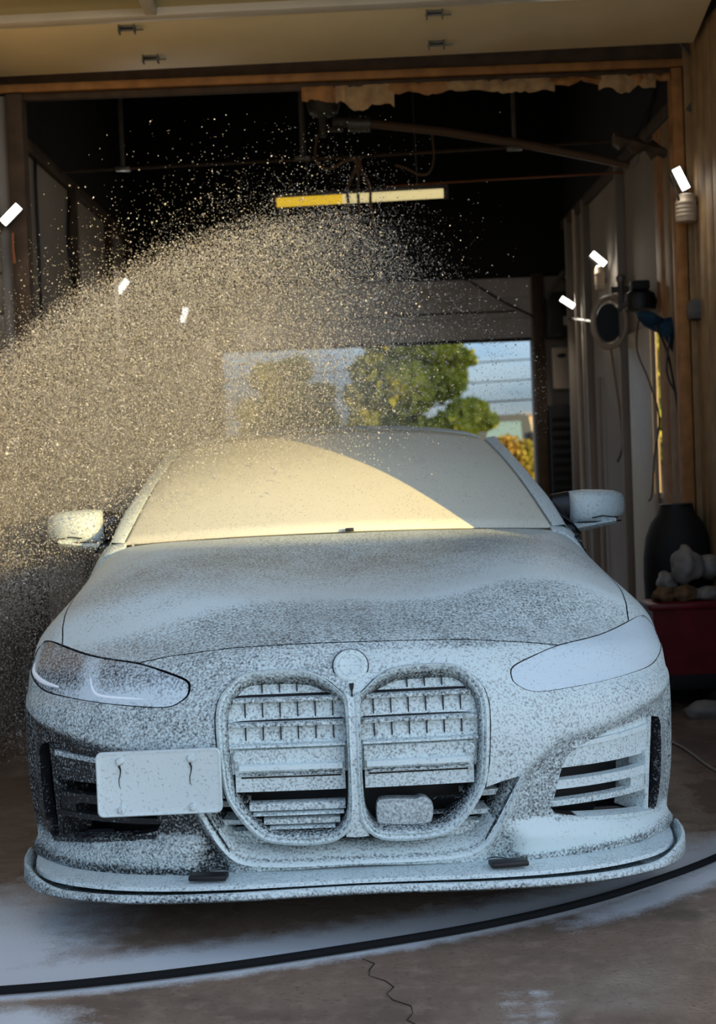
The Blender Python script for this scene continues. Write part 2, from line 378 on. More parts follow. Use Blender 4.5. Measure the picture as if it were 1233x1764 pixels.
# rear bay
for nm, sx in (('wall_inner_left', -1), ('wall_inner_right', 1)):
    w_ = empty(nm, (0, 0, 0)); struct(w_)
    segs = [(8.1, 12.7)] if sx < 0 else [(8.1, 8.90), (9.06, 12.7)]
    for y0, y1 in segs: MB().box2((sx * W, y0, 0), (sx * (W + .006), y1, 3.02), 0).build('wall_sheet', 'inner_wall', w_, smooth=False)
    if sx > 0:
        MB().box2((W, 8.9, 0), (W + .006, 9.06, .98)).build('wall_sheet', 'inner_wall', w_, smooth=False); MB().box2((W, 8.9, 1.93), (W + .006, 9.06, 3.02)).build('wall_sheet', 'inner_wall', w_, smooth=False)
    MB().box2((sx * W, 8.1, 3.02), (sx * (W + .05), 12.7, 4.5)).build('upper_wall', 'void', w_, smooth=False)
    for y in (9.95, 11.4, 12.3): MB().box2((sx * (W - .05), y, 0), (sx * (W + .01), y + .07, 3.0), .006).build('stud', 'wood_dark' if sx < 0 else 'inner_wall', w_)
    MB().box2((sx * (W - .035), 8.12, 2.96), (sx * (W + .01), 12.7, 3.03), .006).build('wall_plate', 'wood_dark', w_)
wb_ = empty('wall_back', (0, 12.7, 0)); struct(wb_)
MB().box2((1.43, 0, 0), (1.80, .15, 2.62)).build('wall_sheet', 'inner_wall', wb_, smooth=False)
MB().box2((-1.80, 0, 0), (-1.03, .15, 2.62)).build('wall_sheet', 'inner_wall', wb_, smooth=False)
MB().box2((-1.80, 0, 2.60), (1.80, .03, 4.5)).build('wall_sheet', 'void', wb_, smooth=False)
MB().box2((1.44, -.06, 0), (1.53, .0, 2.62), .005).build('jamb', 'wood_dark', wb_)
MB().box2((-1.10, -.06, 0), (-1.03, .0, 2.62), .005).build('jamb', 'wood_dark', wb_)
d1 = empty('door_1', (.21, 12.74, 0)); struct(d1)
for k, (z0, z1) in enumerate(((2.125, 2.283), (2.285, 2.443), (2.445, 2.64))):
    MB().box2((-1.30, 0, z0), (1.26, .05, z1), .003).build('door_section', 'grey_door', d1)
MB().box2((-1.23, -.03, 2.10), (1.235, .06, 2.124), .006).build('bottom_seal', 'rubber', d1)
MB().box2((-1.0, -.015, 2.33), (1.1, 0, 2.345), .003).build('stiffener', 'dull_steel', d1)

# the front door, rolled up flat overhead
d2 = empty('door_2', (0, 7.82, 3.18), 0); struct(d2)
d2.rotation_euler = (radians(-8.0), 0, radians(-2.4))
MB().box2((-1.72, -.585, 0), (1.70, 0, .05), .006).build('door_section', 'door_panel', d2)
for i, (x0, x1) in enumerate(((-1.72, -.81), (-.81, .52), (.52, 1.70))):
    MB().box2((x0 + .03, -2.2, .03), (x1 - .03, -.62, .045)).build('pane', 'door_pane', d2, smooth=False)
for y in (-.615, -2.2): MB().box2((-1.72, y - .035, -.006), (1.70, y + .035, .055), .006).build('door_rail', 'door_frame', d2)
for x in (-1.69, -.81, .52, 1.67): MB().box2((x - .028, -2.2, -.004), (x + .028, -.62, .05), .006).build('mullion', 'door_frame', d2)
for x, y in ((-.94, -.535), (-.895, -.175), (.455, -.53), (.465, -.175)):
    MB().box2((x - .038, y - .012, -.010), (x + .038, y + .02, 0), .003).box2((x - .038, y - .02, -.034), (x - .032, y + .02, 0)).box2((x + .032, y - .02, -.034), (x + .038, y + .02, 0)).tube([(x - .042, y, -.020), (x + .075, y, -.020)], .0045, 8).build('hinge', 'steel', d2)

# ================================================================== the car
CX, CY, YAW = -0.034, 4.15, radians(1.4)
car = tag(empty('sports_car', (CX, CY, 0), YAW),
          'dark coupe covered in white wash foam standing on the wet garage floor', 'car')
A_x=[0,.15,.30,.45,.58,.70,.80,.88,.925,.945]; A_y=[0,.004,.02,.055,.105,.175,.265,.37,.47,.57]
def arow(z,dy,sx=1): return [(x*sx,y+dy,z) for x,y in zip(A_x,A_y)]
ROWS=[[(x*.995,y+.05,.19-.033*x) for x,y in zip(A_x,A_y)],arow(.32,.012,1.01),arow(.48,0,1.014),arow(.59,.015,1.014),
[(0,.045,.67),(.15,.049,.669),(.30,.066,.667),(.45,.105,.664),(.58,.16,.66),(.70,.235,.65),(.80,.325,.64),(.88,.43,.63),(.935,.53,.625),(.96,.63,.61)],
[(0,.115,.755),(.15,.118,.754),(.3,.135,.749),(.45,.17,.742),(.575,.222,.735),(.70,.30,.722),(.80,.39,.708),(.885,.49,.693),(.94,.59,.675),(.962,.68,.64)],
[(0,.20,.802),(.15,.205,.80),(.3,.225,.795),(.45,.26,.787),(.575,.32,.778),(.69,.41,.768),(.79,.495,.758),(.880,.585,.743),(.943,.68,.71),(.966,.77,.66)],
[(0,.42,.855),(.15,.42,.856),(.3,.43,.868),(.45,.45,.878),(.575,.50,.876),(.685,.56,.862),(.785,.63,.838),(.875,.70,.805),(.943,.78,.75),(.968,.85,.68)],
[(0,.70,.893),(.15,.70,.898),(.3,.71,.916),(.45,.72,.928),(.575,.75,.928),(.675,.79,.913),(.77,.83,.888),(.857,.88,.847),(.928,.93,.782),(.962,.97,.69)],
[(0,1.03,.938),(.15,1.03,.945),(.3,1.035,.960),(.45,1.04,.970),(.575,1.06,.970),(.675,1.08,.957),(.765,1.1,.932),(.842,1.12,.888),(.907,1.14,.81),(.95,1.16,.70)],
[(0,1.33,1.012),(.15,1.335,1.012),(.3,1.345,1.010),(.45,1.36,1.006),(.575,1.38,1.002),(.68,1.40,.995),(.757,1.42,.982),(.825,1.43,.94),(.89,1.44,.86),(.94,1.45,.74)]]
_R=np.array(ROWS,float)                       # 11 x 10 x 3
_M=_R[:,:0:-1].copy(); _M[...,0]*=-1
NET=np.concatenate([_M,_R],1)                 # 11 x 19 x 3, column 9 is the centre
def _cr(f):
    f2=f*f;f3=f2*f
    return np.stack([-.5*f3+f2-.5*f,1.5*f3-2.5*f2+1,-1.5*f3+2*f2+.5*f,.5*f3-.5*f2],-1)
def skin(s,t):
    "s in -9..9 across, t in 0..10 from bumper bottom to cowl"
    s=np.asarray(s,float)+9; t=np.asarray(t,float)
    n,m=NET.shape[:2]
    E=np.pad(NET,((1,1),(1,1),(0,0)),mode='edge')
    E[0]=2*E[1]-E[2];E[-1]=2*E[-2]-E[-3];E[:,0]=2*E[:,1]-E[:,2];E[:,-1]=2*E[:,-2]-E[:,-3]
    i=np.clip(np.floor(t).astype(int),0,n-2);j=np.clip(np.floor(s).astype(int),0,m-2)
    wt=_cr(t-i);ws=_cr(s-j)
    out=0
    for a in range(4):
        for b in range(4):
            out=out+(wt[...,a]*ws[...,b])[...,None]*E[i+a,j+b]
    return out
def skinN(s,t,e=1e-3):
    s=np.asarray(s,float);t=np.asarray(t,float)
    ds=skin(s+e,t)-skin(s-e,t);dt=skin(s,t+e)-skin(s,t-e)
    n=np.cross(ds,dt);return n/np.linalg.norm(n,axis=-1,keepdims=True)

_CA = np.array([(2.2, .18), (2.91, 1.59), (3.5, 2.0), (3.35, 2.55)])      # crease beside the lower grille, (s, t)
def bump_d(s, t):
    "relief of the bumper along its normal: folded-in band, foam shelf"
    a = np.abs(s); fold = 2.02 + .17 * (a - 3.3)
    edge = np.interp(t, _CA[:, 1], _CA[:, 0])
    rec = sstep(fold + .12, fold - .16, t) * sstep(edge, edge + .22, a) * sstep(8.6, 7.9, a)
    lip = np.exp(-((a - edge + .05) / .13) ** 2) * sstep(2.75, 2.2, t) * sstep(.15, .5, t)
    tb = np.interp(a, [3, 4.4, 5.9, 6.9, 8], [.74, .60, .37, .30, .32])
    shelf = sstep(tb + .03, tb - .20, t) * sstep(2.5, 3.0, a) * sstep(8.6, 8.0, a)
    tc = np.interp(a, [0, 1.7, 2.7, 3.6, 4.4, 5.3, 5.9, 6.6, 9], [7.2, 7.06, 7.2, 7.34, 7.3, 7.15, 6.95, 6.7, 6.6])
    crest = np.exp(-((t - tc) / .30) ** 2) * sstep(7.2, 6.4, a)
    return -.020 * rec + .007 * lip + .040 * shelf + .005 * crest
def surf(s, t, off=0.0):
    s = np.asarray(s, float); t = np.asarray(t, float)
    N = skinN(s, t); return skin(s, t) + N * (bump_d(s, t) + off)[..., None]
def cover_fn(s, t):
    a = np.abs(s); x = s
    c = .76 + 0 * s
    # bonnet: thick on the crown ridge and near the glass, thin on the nose slope and mid panel
    n = np.clip(t, 5, 10)
    tc = np.interp(s, [-9, -6.5, -5.1, -4, -3, -2, -1, 0, 1.7, 2.2, 2.7, 3.1, 3.6, 4.4, 5.3, 5.9, 6.6, 9], [6.2, 6.15, 6.26, 6.47, 6.75, 7.05, 7.3, 7.25, 7.06, 7.12, 7.24, 7.33, 7.36, 7.33, 7.22, 6.95, 6.7, 6.6])
    hood = np.interp(n - tc, [-2.2, -1.8, -1.2, -.5, -.22, 0, .22, .7, 1.3, 1.9, 2.3, 2.8, 3.4], [.72, .66, .63, .64, .70, 1.06, .93, .82, .66, .60, .70, .84, .92])
    side = np.interp(a, [0, 3, 5, 6.5, 7.5, 9], [0, .0, .05, .16, .2, .2])
    c = np.where(t > 5, np.clip(hood + side, 0, 1), c)
    low = t < 5
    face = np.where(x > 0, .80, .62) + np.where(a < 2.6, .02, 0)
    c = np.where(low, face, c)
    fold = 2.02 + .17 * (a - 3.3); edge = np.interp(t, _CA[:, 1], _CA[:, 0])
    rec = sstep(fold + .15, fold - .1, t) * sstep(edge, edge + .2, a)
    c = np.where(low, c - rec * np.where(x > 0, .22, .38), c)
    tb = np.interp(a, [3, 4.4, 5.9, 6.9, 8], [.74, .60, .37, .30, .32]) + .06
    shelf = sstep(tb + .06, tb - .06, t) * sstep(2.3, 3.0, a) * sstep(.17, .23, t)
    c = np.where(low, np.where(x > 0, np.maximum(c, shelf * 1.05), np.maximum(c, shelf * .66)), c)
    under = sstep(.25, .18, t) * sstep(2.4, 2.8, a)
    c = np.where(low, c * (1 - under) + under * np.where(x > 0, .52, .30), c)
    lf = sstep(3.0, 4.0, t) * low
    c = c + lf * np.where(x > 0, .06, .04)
    return np.clip(c, 0, 1.1)
def set_cover(o, vals):
    me = o.data; a = me.attributes.new('cover', 'FLOAT', 'POINT')
    n = len(me.vertices)
    v = np.full(n, vals, 'f') if np.isscalar(vals) else np.asarray(vals, 'f')
    a.data.foreach_set('value', v); return o
def dense(poly, step=.09):
    P = np.asarray(poly, float); o = []
    for i in range(len(P)):
        a, b = P[i], P[(i + 1) % len(P)]; n = max(1, int(np.ceil(np.linalg.norm(b - a) / step)))
        o += [a + (b - a) * k / n for k in range(n)]
    return np.array(o)
def inset(poly, d):
    P = np.asarray(poly, float); ar = .5 * np.sum(P[:, 0] * np.roll(P[:, 1], -1) - np.roll(P[:, 0], -1) * P[:, 1]); sg = 1 if ar > 0 else -1
    o = []
    for i in range(len(P)):
        e1 = P[i] - P[i - 1]; e2 = P[(i + 1) % len(P)] - P[i]
        e1 = e1 / (np.linalg.norm(e1) + 1e-9); e2 = e2 / (np.linalg.norm(e2) + 1e-9)
        n = np.array([-e1[1] - e2[1], e1[0] + e2[0]]) * sg; l = np.linalg.norm(n)
        if l < .3: n = n / (l + 1e-9)
        else: n = n / l / max(.5, np.sqrt((1 + e1 @ e2) / 2))
        o.append(P[i] + n * d)
    return np.array(o)
def mir(poly): return [(-s, t) for s, t in poly][::-1]
def panel(name, outer, holes, m, parent, step=.11, rim=.022, off=0.0, gap=.026, cover=cover_fn, hole_rim=None):
    loops = [dense(inset(outer, gap))] + [dense(h) for h in holes]
    pts = []; edges = []
    for lp in loops:
        o = len(pts); pts += [tuple(p) for p in lp]; edges += [(o + i, o + (i + 1) % len(lp)) for i in range(len(lp))]
    B = np.array(pts); lo, hi = B.min(0), B.max(0)
    g = np.stack(np.meshgrid(np.arange(lo[0], hi[0], step), np.arange(lo[1], hi[1], step)), -1).reshape(-1, 2)
    k = inside(g, loops[0])
    for h in loops[1:]: k &= ~inside(g, h)
    g = g[k]
    if len(g):
        dmin = np.full(len(g), 9.)
        for p in B: dmin = np.minimum(dmin, ((g - p) ** 2).sum(1))
        g = g[dmin > .05 ** 2]
    allp = [Vector(p) for p in pts] + [Vector(p) for p in g]
    V, _, F, *_r = delaunay_2d_cdt(allp, edges, [], 0, 1e-5)
    V = np.array([tuple(v) for v in V]); F = [tuple(f) for f in F]
    cen = np.array([V[list(f)].mean(0) for f in F]); k = inside(cen, loops[0])
    for h in loops[1:]: k &= ~inside(cen, h)
    F = [f for f, q in zip(F, k) if q]
    P = surf(V[:, 0], V[:, 1], off); N = skinN(V[:, 0], V[:, 1])
    cv = cover(V[:, 0], V[:, 1]) if callable(cover) else np.full(len(V), float(cover))
    cnt = {}
    for f in F:
        for i in range(len(f)):
            e = (f[i], f[(i + 1) % len(f)]); cnt[e] = cnt.get(e, 0) + 1
    be = [e for e in cnt if (e[1], e[0]) not in cnt]
    verts = [tuple(p) for p in P]; cov = list(cv); faces = [f for f in F]; mp_ = {}
    def low(i, d):
        if (i, d) not in mp_:
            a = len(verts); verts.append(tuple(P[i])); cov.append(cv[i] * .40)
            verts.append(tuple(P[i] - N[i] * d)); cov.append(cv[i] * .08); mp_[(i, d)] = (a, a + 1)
        return mp_[(i, d)]
    for a, b in be:
        d = rim
        if hole_rim:
            for h, r in hole_rim:
                if inside(V[[a]] * .5 + V[[b]] * .5 * 1.0, inset(h, -.03))[0]: d = r
        a0, a1 = low(a, d); b0, b1 = low(b, d); faces.append((b0, a0, a1, b1))
    me = bpy.data.meshes.new(name); me.from_pydata(verts, [], faces); me.materials.append(MATS[m]); me.shade_smooth()
    o = bpy.data.objects.new(name, me); COL.objects.link(o); o.parent = parent; set_cover(o, np.array(cov)); return o
def strip(name, s0, s1, t0, t1, o0, o1, m, parent, cover=.6, n=24, taper=None):
    "a bar that follows the bumper: s0..s1 along, t0..t1 high, from depth o0 to o1"
    S = np.linspace(s0, s1, n); R = []
    for i, s in enumerate(S):
        ta, tb = t0, t1
        if taper: ta, tb = t0 + taper[0] * i / (n - 1), t1 + taper[1] * i / (n - 1)
        q = [(ta, o1), (tb, o1), (tb, o0), (ta, o0)]
        R.append([tuple(skin(np.array(s), np.array(t)) + skinN(np.array(s), np.array(t)) * o) for t, o in q])
    b = MB().rings(R); o = b.build(name, m, parent, angle=30); return set_cover(o, cover)

# outlines on the skin, (s, t)
HEADLAMP = [(8.22, 5.6), (7.98, 6.25), (7.4, 6.45), (6.5, 6.06), (5.25, 5.53), (4.02, 5.0), (3.4, 4.68), (2.95, 4.40), (2.88, 4.12), (2.98, 3.80),
            (3.36, 3.51), (4.45, 3.61), (5.9, 3.93), (7.0, 4.2), (7.7, 4.62), (8.12, 5.15)]
FRONT = [(-4.02, 5.0), (-3.28, 5.27), (-2.17, 5.50), (-1.12, 5.48), (0, 5.44), (1.12, 5.43), (2.17, 5.42), (3.2, 5.22), (4.02, 5.0)]
SIDE = [(4.02, 5.0), (5.25, 5.53), (6.5, 6.06), (6.62, 6.85), (6.95, 7.7), (7.2, 8.5), (7.3, 9.2), (7.3, 10.0)]
hood_poly = FRONT + SIDE[1:] + [(-a, b) for a, b in SIDE[1:]][::-1]
KO = [(.03, 3.70), (.14, 3.78), (.40, 4.18), (.66, 4.42), (.92, 4.51), (1.30, 4.545), (1.83, 4.51), (2.05, 4.34), (2.24, 4.05), (2.33, 3.75), (2.37, 3.28), (2.36, 2.6),
      (2.32, 1.85), (2.24, 1.45), (2.03, 1.10), (1.74, .76), (1.48, .64), (.95, .57), (.50, .60), (.25, .72), (.09, .90), (.03, 1.10), (.03, 2.4)]
KHOLE = [(0, 3.70), (.16, 3.75), (.4, 4.12), (.64, 4.36), (.9, 4.46), (1.3, 4.50), (1.79, 4.46), (2.0, 4.31), (2.19, 4.03), (2.29, 3.74), (2.33, 3.28),
         (2.31, 2.5), (2.27, 1.9), (2.26, 1.50), (2.86, 1.58), (2.60, 1.15), (2.22, .42), (1.95, .26), (1.6, .20), (0, .16)]
KHOLE = [(0, 3.66)] + [tuple(p) for p in inset(KO, -.030)[1:14]] + KHOLE[14:]
khole = KHOLE + [(-a, b) for a, b in KHOLE[1:-1]][::-1]
INTAKE = [(7.18, 2.10), (6.41, 2.25), (5.16, 2.16), (4.59, 2.01), (4.21, 1.89), (3.95, 1.76), (3.79, 1.46), (3.66, 1.09), (3.59, .90), (3.70, .78), (4.40, .63),
          (5.94, .40), (6.88, .32), (7.25, .38), (7.42, .62), (7.42, 1.31), (7.36, 1.9)]
HL = [tuple(p) for p in spline(HEADLAMP, 4, True)]
bl = [(9, 5.0), (8.45, 5.25), (8.22, 5.3)] + HL[60:23:-1]
bumper_poly = [(-9, 0), (9, 0)] + bl + FRONT[::-1] + [(-a, b) for a, b in bl][::-1]
fender_poly = [(8.22, 5.75), (8.45, 5.4), (9, 5.15), (9, 10), (7.3, 10), (7.3, 9.2), (7.2, 8.5), (6.95, 7.7), (6.62, 6.85), (6.5, 6.06), (7.4, 6.45), (7.98, 6.25)]

panel('hood', hood_poly, [], 'foamed_paint', car)
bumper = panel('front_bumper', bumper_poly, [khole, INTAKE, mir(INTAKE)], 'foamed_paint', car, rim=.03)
for sgn in (1, -1):
    fp = fender_poly if sgn > 0 else mir(fender_poly); hp = HL if sgn > 0 else mir(HL)
    panel('front_fender', fp, [], 'foamed_paint', car, cover=.9)
    if sgn > 0:
        hl = panel('headlight', hp, [], 'foamed_lens', car, gap=.004, off=-.002, rim=.008, cover=lambda s, t: 1.02 + 0 * s); hl['label'] = 'headlight lens under thick bluish foam'
    else:
        hl = panel('headlight', hp, [], 'foamed_lens', car, gap=.03, off=-.003,
                   cover=lambda s, t: np.clip(.44 + .10 * sstep(-5.2, -3.6, s) + .30 * sstep(4.7, 3.9, t) * sstep(-7.6, -6, s) + .4 * np.exp(-((s + 5.2) / .28) ** 2) + .35 * np.exp(-((t - 3.86) / .16) ** 2) * sstep(-5.4, -5.0, s) * sstep(-3.3, -4.2, s) + .5 * np.exp(-((s + 7.75) / .2) ** 2) * sstep(4.5, 4.8, t), 0, 1))  # foam whitened along the lamp strips to imitate their blurred glow
        hl['label'] = 'headlight lens with thin streaked foam, whitened along its lit lamp strips'
        for nm, pth, r in (('lamp_strip', [(-7.86, 5.5), (-7.80, 5.05), (-7.45, 4.72), (-6.9, 4.48), (-6.3, 4.33)], .008),
                           ('lamp_strip', [(-5.22, 4.75), (-5.16, 4.3), (-4.95, 4.02), (-4.3, 3.88), (-3.7, 3.82)], .0045)):
            q = spline(pth, 6); MB().tube(surf(q[:, 0], q[:, 1], -.0055), [r * (.45 + .55 * sin(pi * (i + .5) / len(q))) for i in range(len(q))], 8).build(nm, 'lamp_white', hl)

# inner skin: the black shell behind the panel gaps, open at the grille and the intakes
panel('inner_shell', [(-9, .02), (9, .02), (9, 10), (-9, 10)], [inset(khole, -.12), inset(INTAKE, -.12), inset(mir(INTAKE), -.12)], 'black_plastic', car, step=.22, rim=.005, off=-.028, gap=.1, cover=0.0)
# black box walls behind the openings
bk = MB(); R = []
for s in np.linspace(-7.6, 7.6, 40):
    R.append([tuple(skin(np.array(s), np.array(t)) + skinN(np.array(s), np.array(t)) * -.16) for t in (.1, 1, 2, 3, 4.3, 4.8)])
bk.rings(R, False, False).build('front_carrier', 'black_plastic', car)

# ---- kidney grille surrounds and their slats
KI = [(.17, 3.62), (.35, 3.94), (.60, 4.19), (.85, 4.32), (1.3, 4.345), (1.75, 4.32), (1.97, 4.16), (2.15, 3.68), (2.20, 3.2), (2.19, 2.3), (2.13, 1.58), (2.01, 1.35),
      (1.76, 1.05), (1.5, .84), (1.1, .78), (.47, .80), (.28, .92), (.16, 1.2), (.125, 1.7), (.125, 2.45), (.14, 3.2)]
def z_of(t): return float(skin(np.array(0.), np.array(t))[2])
def kx(z, poly):
    "extent in x of a kidney outline at height z"
    P = skin(np.array([p[0] for p in poly]), np.array([p[1] for p in poly])); xs = []
    for i in range(len(P)):
        a, b = P[i], P[(i + 1) % len(P)]
        if (a[2] - z) * (b[2] - z) < 0: xs.append(a[0] + (b[0] - a[0]) * (z - a[2]) / (b[2] - a[2]))
    return (min(xs), max(xs)) if len(xs) > 1 else None
def nose_y(z, x=.18):
    T = np.linspace(0, 5, 200); P = skin(np.full(200, x / .15), T); return float(np.interp(z, P[:, 2], P[:, 1]))
for sgn in (-1, 1):
    N = 110
    O = resample(spline(KO, 5, True), N); I = resample(spline(KI, 5, True), N)
    k = int(((I - O[0]) ** 2).sum(1).argmin()); I = np.roll(I, -k, 0)
    R = []
    for f, off in ((0, -.02), (0, .004), (.12, .011), (.45, .014), (.62, .006), (.8, .009), (1, -.004), (1.03, -.075)):
        Q = O + (I - O) * f; Q = Q * np.array([sgn, 1])
        R.append([tuple(p) for p in skin(Q[:, 0], Q[:, 1]) + skinN(Q[:, 0], Q[:, 1]) * off])
    g = MB().rings(R, True, False).build('kidney_surround', 'foamed_trim', car, angle=60)
    zs = np.array([v.co.z for v in g.data.vertices]); set_cover(g, np.repeat([.3, .74, .84, .90, .66, .80, .5, .08], N))
    def slat(name, z0, z1, y, dy, cv, m='foamed_trim', x_in=.004, nb=14, lim=None):
        e = [kx(z0 + (z1 - z0) * q, KI) for q in (.02, .98)]
        if None in e: return
        xa = max(e[0][0], e[1][0]) + x_in; xb = min(e[0][1], e[1][1]) - x_in
        if lim: xa, xb = max(xa, lim[0]), min(xb, lim[1])
        R = []
        for x in np.linspace(xa, xb, nb):
            yy = y + .11 * x * x; R.append([(sgn * x, yy, z0), (sgn * x, yy + .002, z1 - .003), (sgn * x, yy + .008, z1), (sgn * x, yy + dy, z1), (sgn * x, yy + dy, z0)])
        return set_cover(MB().rings(R).build(name, m, g, angle=30), cv)
    # radiator core behind, its uprights
    set_cover(MB().rings([[(sgn * x, nose_y(z) + dy, z) for x, dy in ((.018, .036), (.335, .046), (.335, .07), (.018, .06))] for z in (.45, .52, .58, .64, .705)]).build('radiator', 'foamed_trim', g, smooth=False), .80)
    for i in range(6):
        x = .052 + .0465 * i + (.0 if sgn < 0 else .004)
        for z0, z1 in ((.595, .634), (.538, .572), (.652, .686)):
            e = kx(min(z1 + .01, .69), KI)
            if e and e[0] < x < e[1] - .01: 
                y = nose_y((z0 + z1) / 2) + .031 + .01 * x / .3; MB().box2((sgn * x - .0016, y, z0), (sgn * x + .0016, y + .012, z1)).build('radiator_fin', 'black_plastic', g, smooth=False)
    for zc in (.642, .580):
        y = nose_y(zc) + .016
        slat('slat', zc - .0045, zc + .0065, y, .045, .62)
        slat('slat_shade', zc + .0065, zc + .0125, y + .02, .03, .0, 'black_plastic')  # black strips stand in for the shade above and below each slat
        slat('slat_shade', zc - .014, zc - .0045, y + .03, .02, .0, 'black_plastic')
    slat('slat', .522, .530, nose_y(.525) + .014, .05, .82)
    if True:
        slat('shutter_panel', .404, .517, nose_y(.46) + .026, .012, .80, lim=(.026, .322))
        slat('shutter_ledge', .462, .478, nose_y(.46) + .012, .02, 1.0, lim=(.032, .305))
        slat('shutter_ledge', .447, .455, nose_y(.46) + .018, .02, .55, lim=(.034, .305))
        slat('shutter_groove', .4405, .446, nose_y(.46) + .0235, .01, 0, 'black_plastic', lim=(.036, .300))
        c = (sgn * .305, nose_y(.46) + .034, .497)
        b = MB(); R = []
        for r, yy in ((.015, 0), (.015, -.004), (.011, -.006), (.009, -.003), (.005, -.003)):
            R.append([(c[0] + r * cos(2 * pi * k / 16), c[1] + yy, c[2] + r * sin(2 * pi * k / 16)) for k in range(16)])
        set_cover(b.rings(R).build('tow_cap', 'foamed_trim', g), .85)
    if sgn < 0:
        slat('slat', .352, .372, nose_y(.36) + .022, .04, .72); slat('slat', .340, .347, nose_y(.36) + .014, .05, .75)
        slat('slat', .314, .330, nose_y(.32) + .022, .04, .70); slat('slat', .302, .308, nose_y(.32) + .014, .05, .75)
    else:
        slat('slat', .357, .360, nose_y(.36) + .05, .03, .25, lim=(.2, .4)); slat('slat', .318, .323, nose_y(.32) + .045, .03, .35, lim=(.19, .4))
        slat('slat', .297, .301, nose_y(.3) + .03, .03, .25)
        # radar sensor cover
        b = MB(); R = []
        for f, yy in ((.96, .05), (1, .02), (1, .006), (.97, .001), (.90, -.001)):
            pr = [(-.072, -.026), (-.062, -.036), (.058, -.036), (.076, -.020), (.078, .016), (.062, .034), (.045, .037), (.03, .033), (-.045, .036), (-.072, .026)]
            pr = spline(pr, 3, True)
            R.append([(.126 + x * f, .055 + yy, .331 + z * f) for x, z in pr])
        set_cover(b.rings(R).build('radar_sensor', 'foamed_plate', g), .62)

set_cover(MB().rings([[tuple(skin(np.array(a), np.array(t)) + skinN(np.array(a), np.array(t)) * o) for a, o in ((-w, -.03), (-w, .006), (0, .012), (w, .006), (w, -.03))] for t, w in ((.72, .20), (.95, .13), (1.3, .11), (2.2, .11), (3.0, .12), (3.4, .13), (3.66, .15))]).build('grille_bridge', 'foamed_trim', car, angle=60), .84)
# ---- lower opening: slats, mesh and the foam-filled lip
for a, b_ in ((-2.75, -1.95), (1.95, 2.75)):
    strip('lower_slat', a, b_, 1.20, 1.30, -.10, -.05, 'foamed_trim', car, .72, n=8)
    strip('lower_slat', a * .97, b_ * .97, .86, .96, -.10, -.045, 'foamed_trim', car, .75, n=8)
strip('lower_mesh', -2.5, -1.55, .40, .68, -.08, -.055, 'foamed_trim', car, .66, n=8); strip('lower_mesh', 1.45, 2.5, .40, .68, -.08, -.055, 'foamed_trim', car, .70, n=8)
lp = spline([(2.90, 1.60), (2.64, 1.12), (2.38, .62), (2.16, .34), (1.85, .22), (1.2, .17), (0, .15), (-1.2, .17), (-1.85, .22), (-2.16, .34), (-2.38, .62), (-2.64, 1.12), (-2.90, 1.60)], 8)
R = []; cv = []
for i, (s, t) in enumerate(lp):
    d = lp[min(i + 1, len(lp) - 1)] - lp[max(i - 1, 0)]; d = d / np.linalg.norm(d); n = np.array([d[1], -d[0]])       # towards the inside of the opening
    if n @ (np.array([0, 1.2]) - np.array([s * .6, t])) < 0: n = -n
    w = .11 if abs(s) < 2.2 else .085
    r = []
    for f, o in ((-.45, -.02), (-.45, .006), (-.1, .016), (.25, .012), (.45, -.004), (.8, -.012), (1.6, -.055), (1.6, -.09)):
        q = np.array([s, t]) + n * w * f; q[1] = max(q[1], .03)
        r.append(tuple(skin(q[0], q[1]) + skinN(q[0], q[1]) * o))
    R.append(r); cv += [.2, .55, .95, 1.0, .6, .9, .7, .1] if abs(s) < 2.5 else [.2, .4, .6, .8, .4, .5, .3, .1]
set_cover(MB().rings(R).build('lower_lip', 'foamed_trim', car, angle=50), cv)

# ---- side intakes
for sgn in (-1, 1):
    A = lambda a, b: (a, b) if sgn > 0 else (-b, -a)
    r_ = sgn > 0
    ik = strip('side_intake', *A(3.5, 7.5), .5, 2.3, -.15, -.12, 'black_plastic', car, 0)
    def bar(name, s0, s1, t0, t1, o0, o1, cv, slope=-.07, t1s=None, n=24):
        q = t1s if t1s is not None else slope
        if r_: strip(name, s0, s1, t0, t1, o0, o1, 'foamed_trim', ik, cv, n, (slope, q))
        else: strip(name, -s1, -s0, t0 + slope, t1 + q, o0, o1, 'foamed_trim', ik, cv, n, (-slope, -q))
    bar('intake_plate', 3.85, 6.62, 1.56, 2.20, -.06, -.030, .86 if r_ else .22, -.06, .04)
    bar('intake_ledge', 4.1, 6.45, 1.90, 2.00, -.05, -.020, .98 if r_ else .62, .06)
    bar('intake_blade', 3.72, 6.60, 1.22, 1.37, -.05, -.022, .92 if r_ else .10)
    bar('intake_blade', 3.64, 6.55, .90, 1.01, -.05, -.026, .80 if r_ else .06)
    bar('intake_sill', 3.7, 6.9, .64, .72, -.05, -.012, .9 if r_ else .22, -.33)
    bar('intake_upright', 6.34, 6.50, 1.15, 1.56, -.07, -.018, .9 if r_ else .20, 0, n=4)
    bar('intake_upright', 6.56, 6.76, .34, 2.2, -.12, -.024, .85 if r_ else .18, 0, n=4)
    bar('intake_bracket', 5.9, 6.5, .94, 1.18, -.07, -.03, .85 if r_ else .10, -.05, n=6)

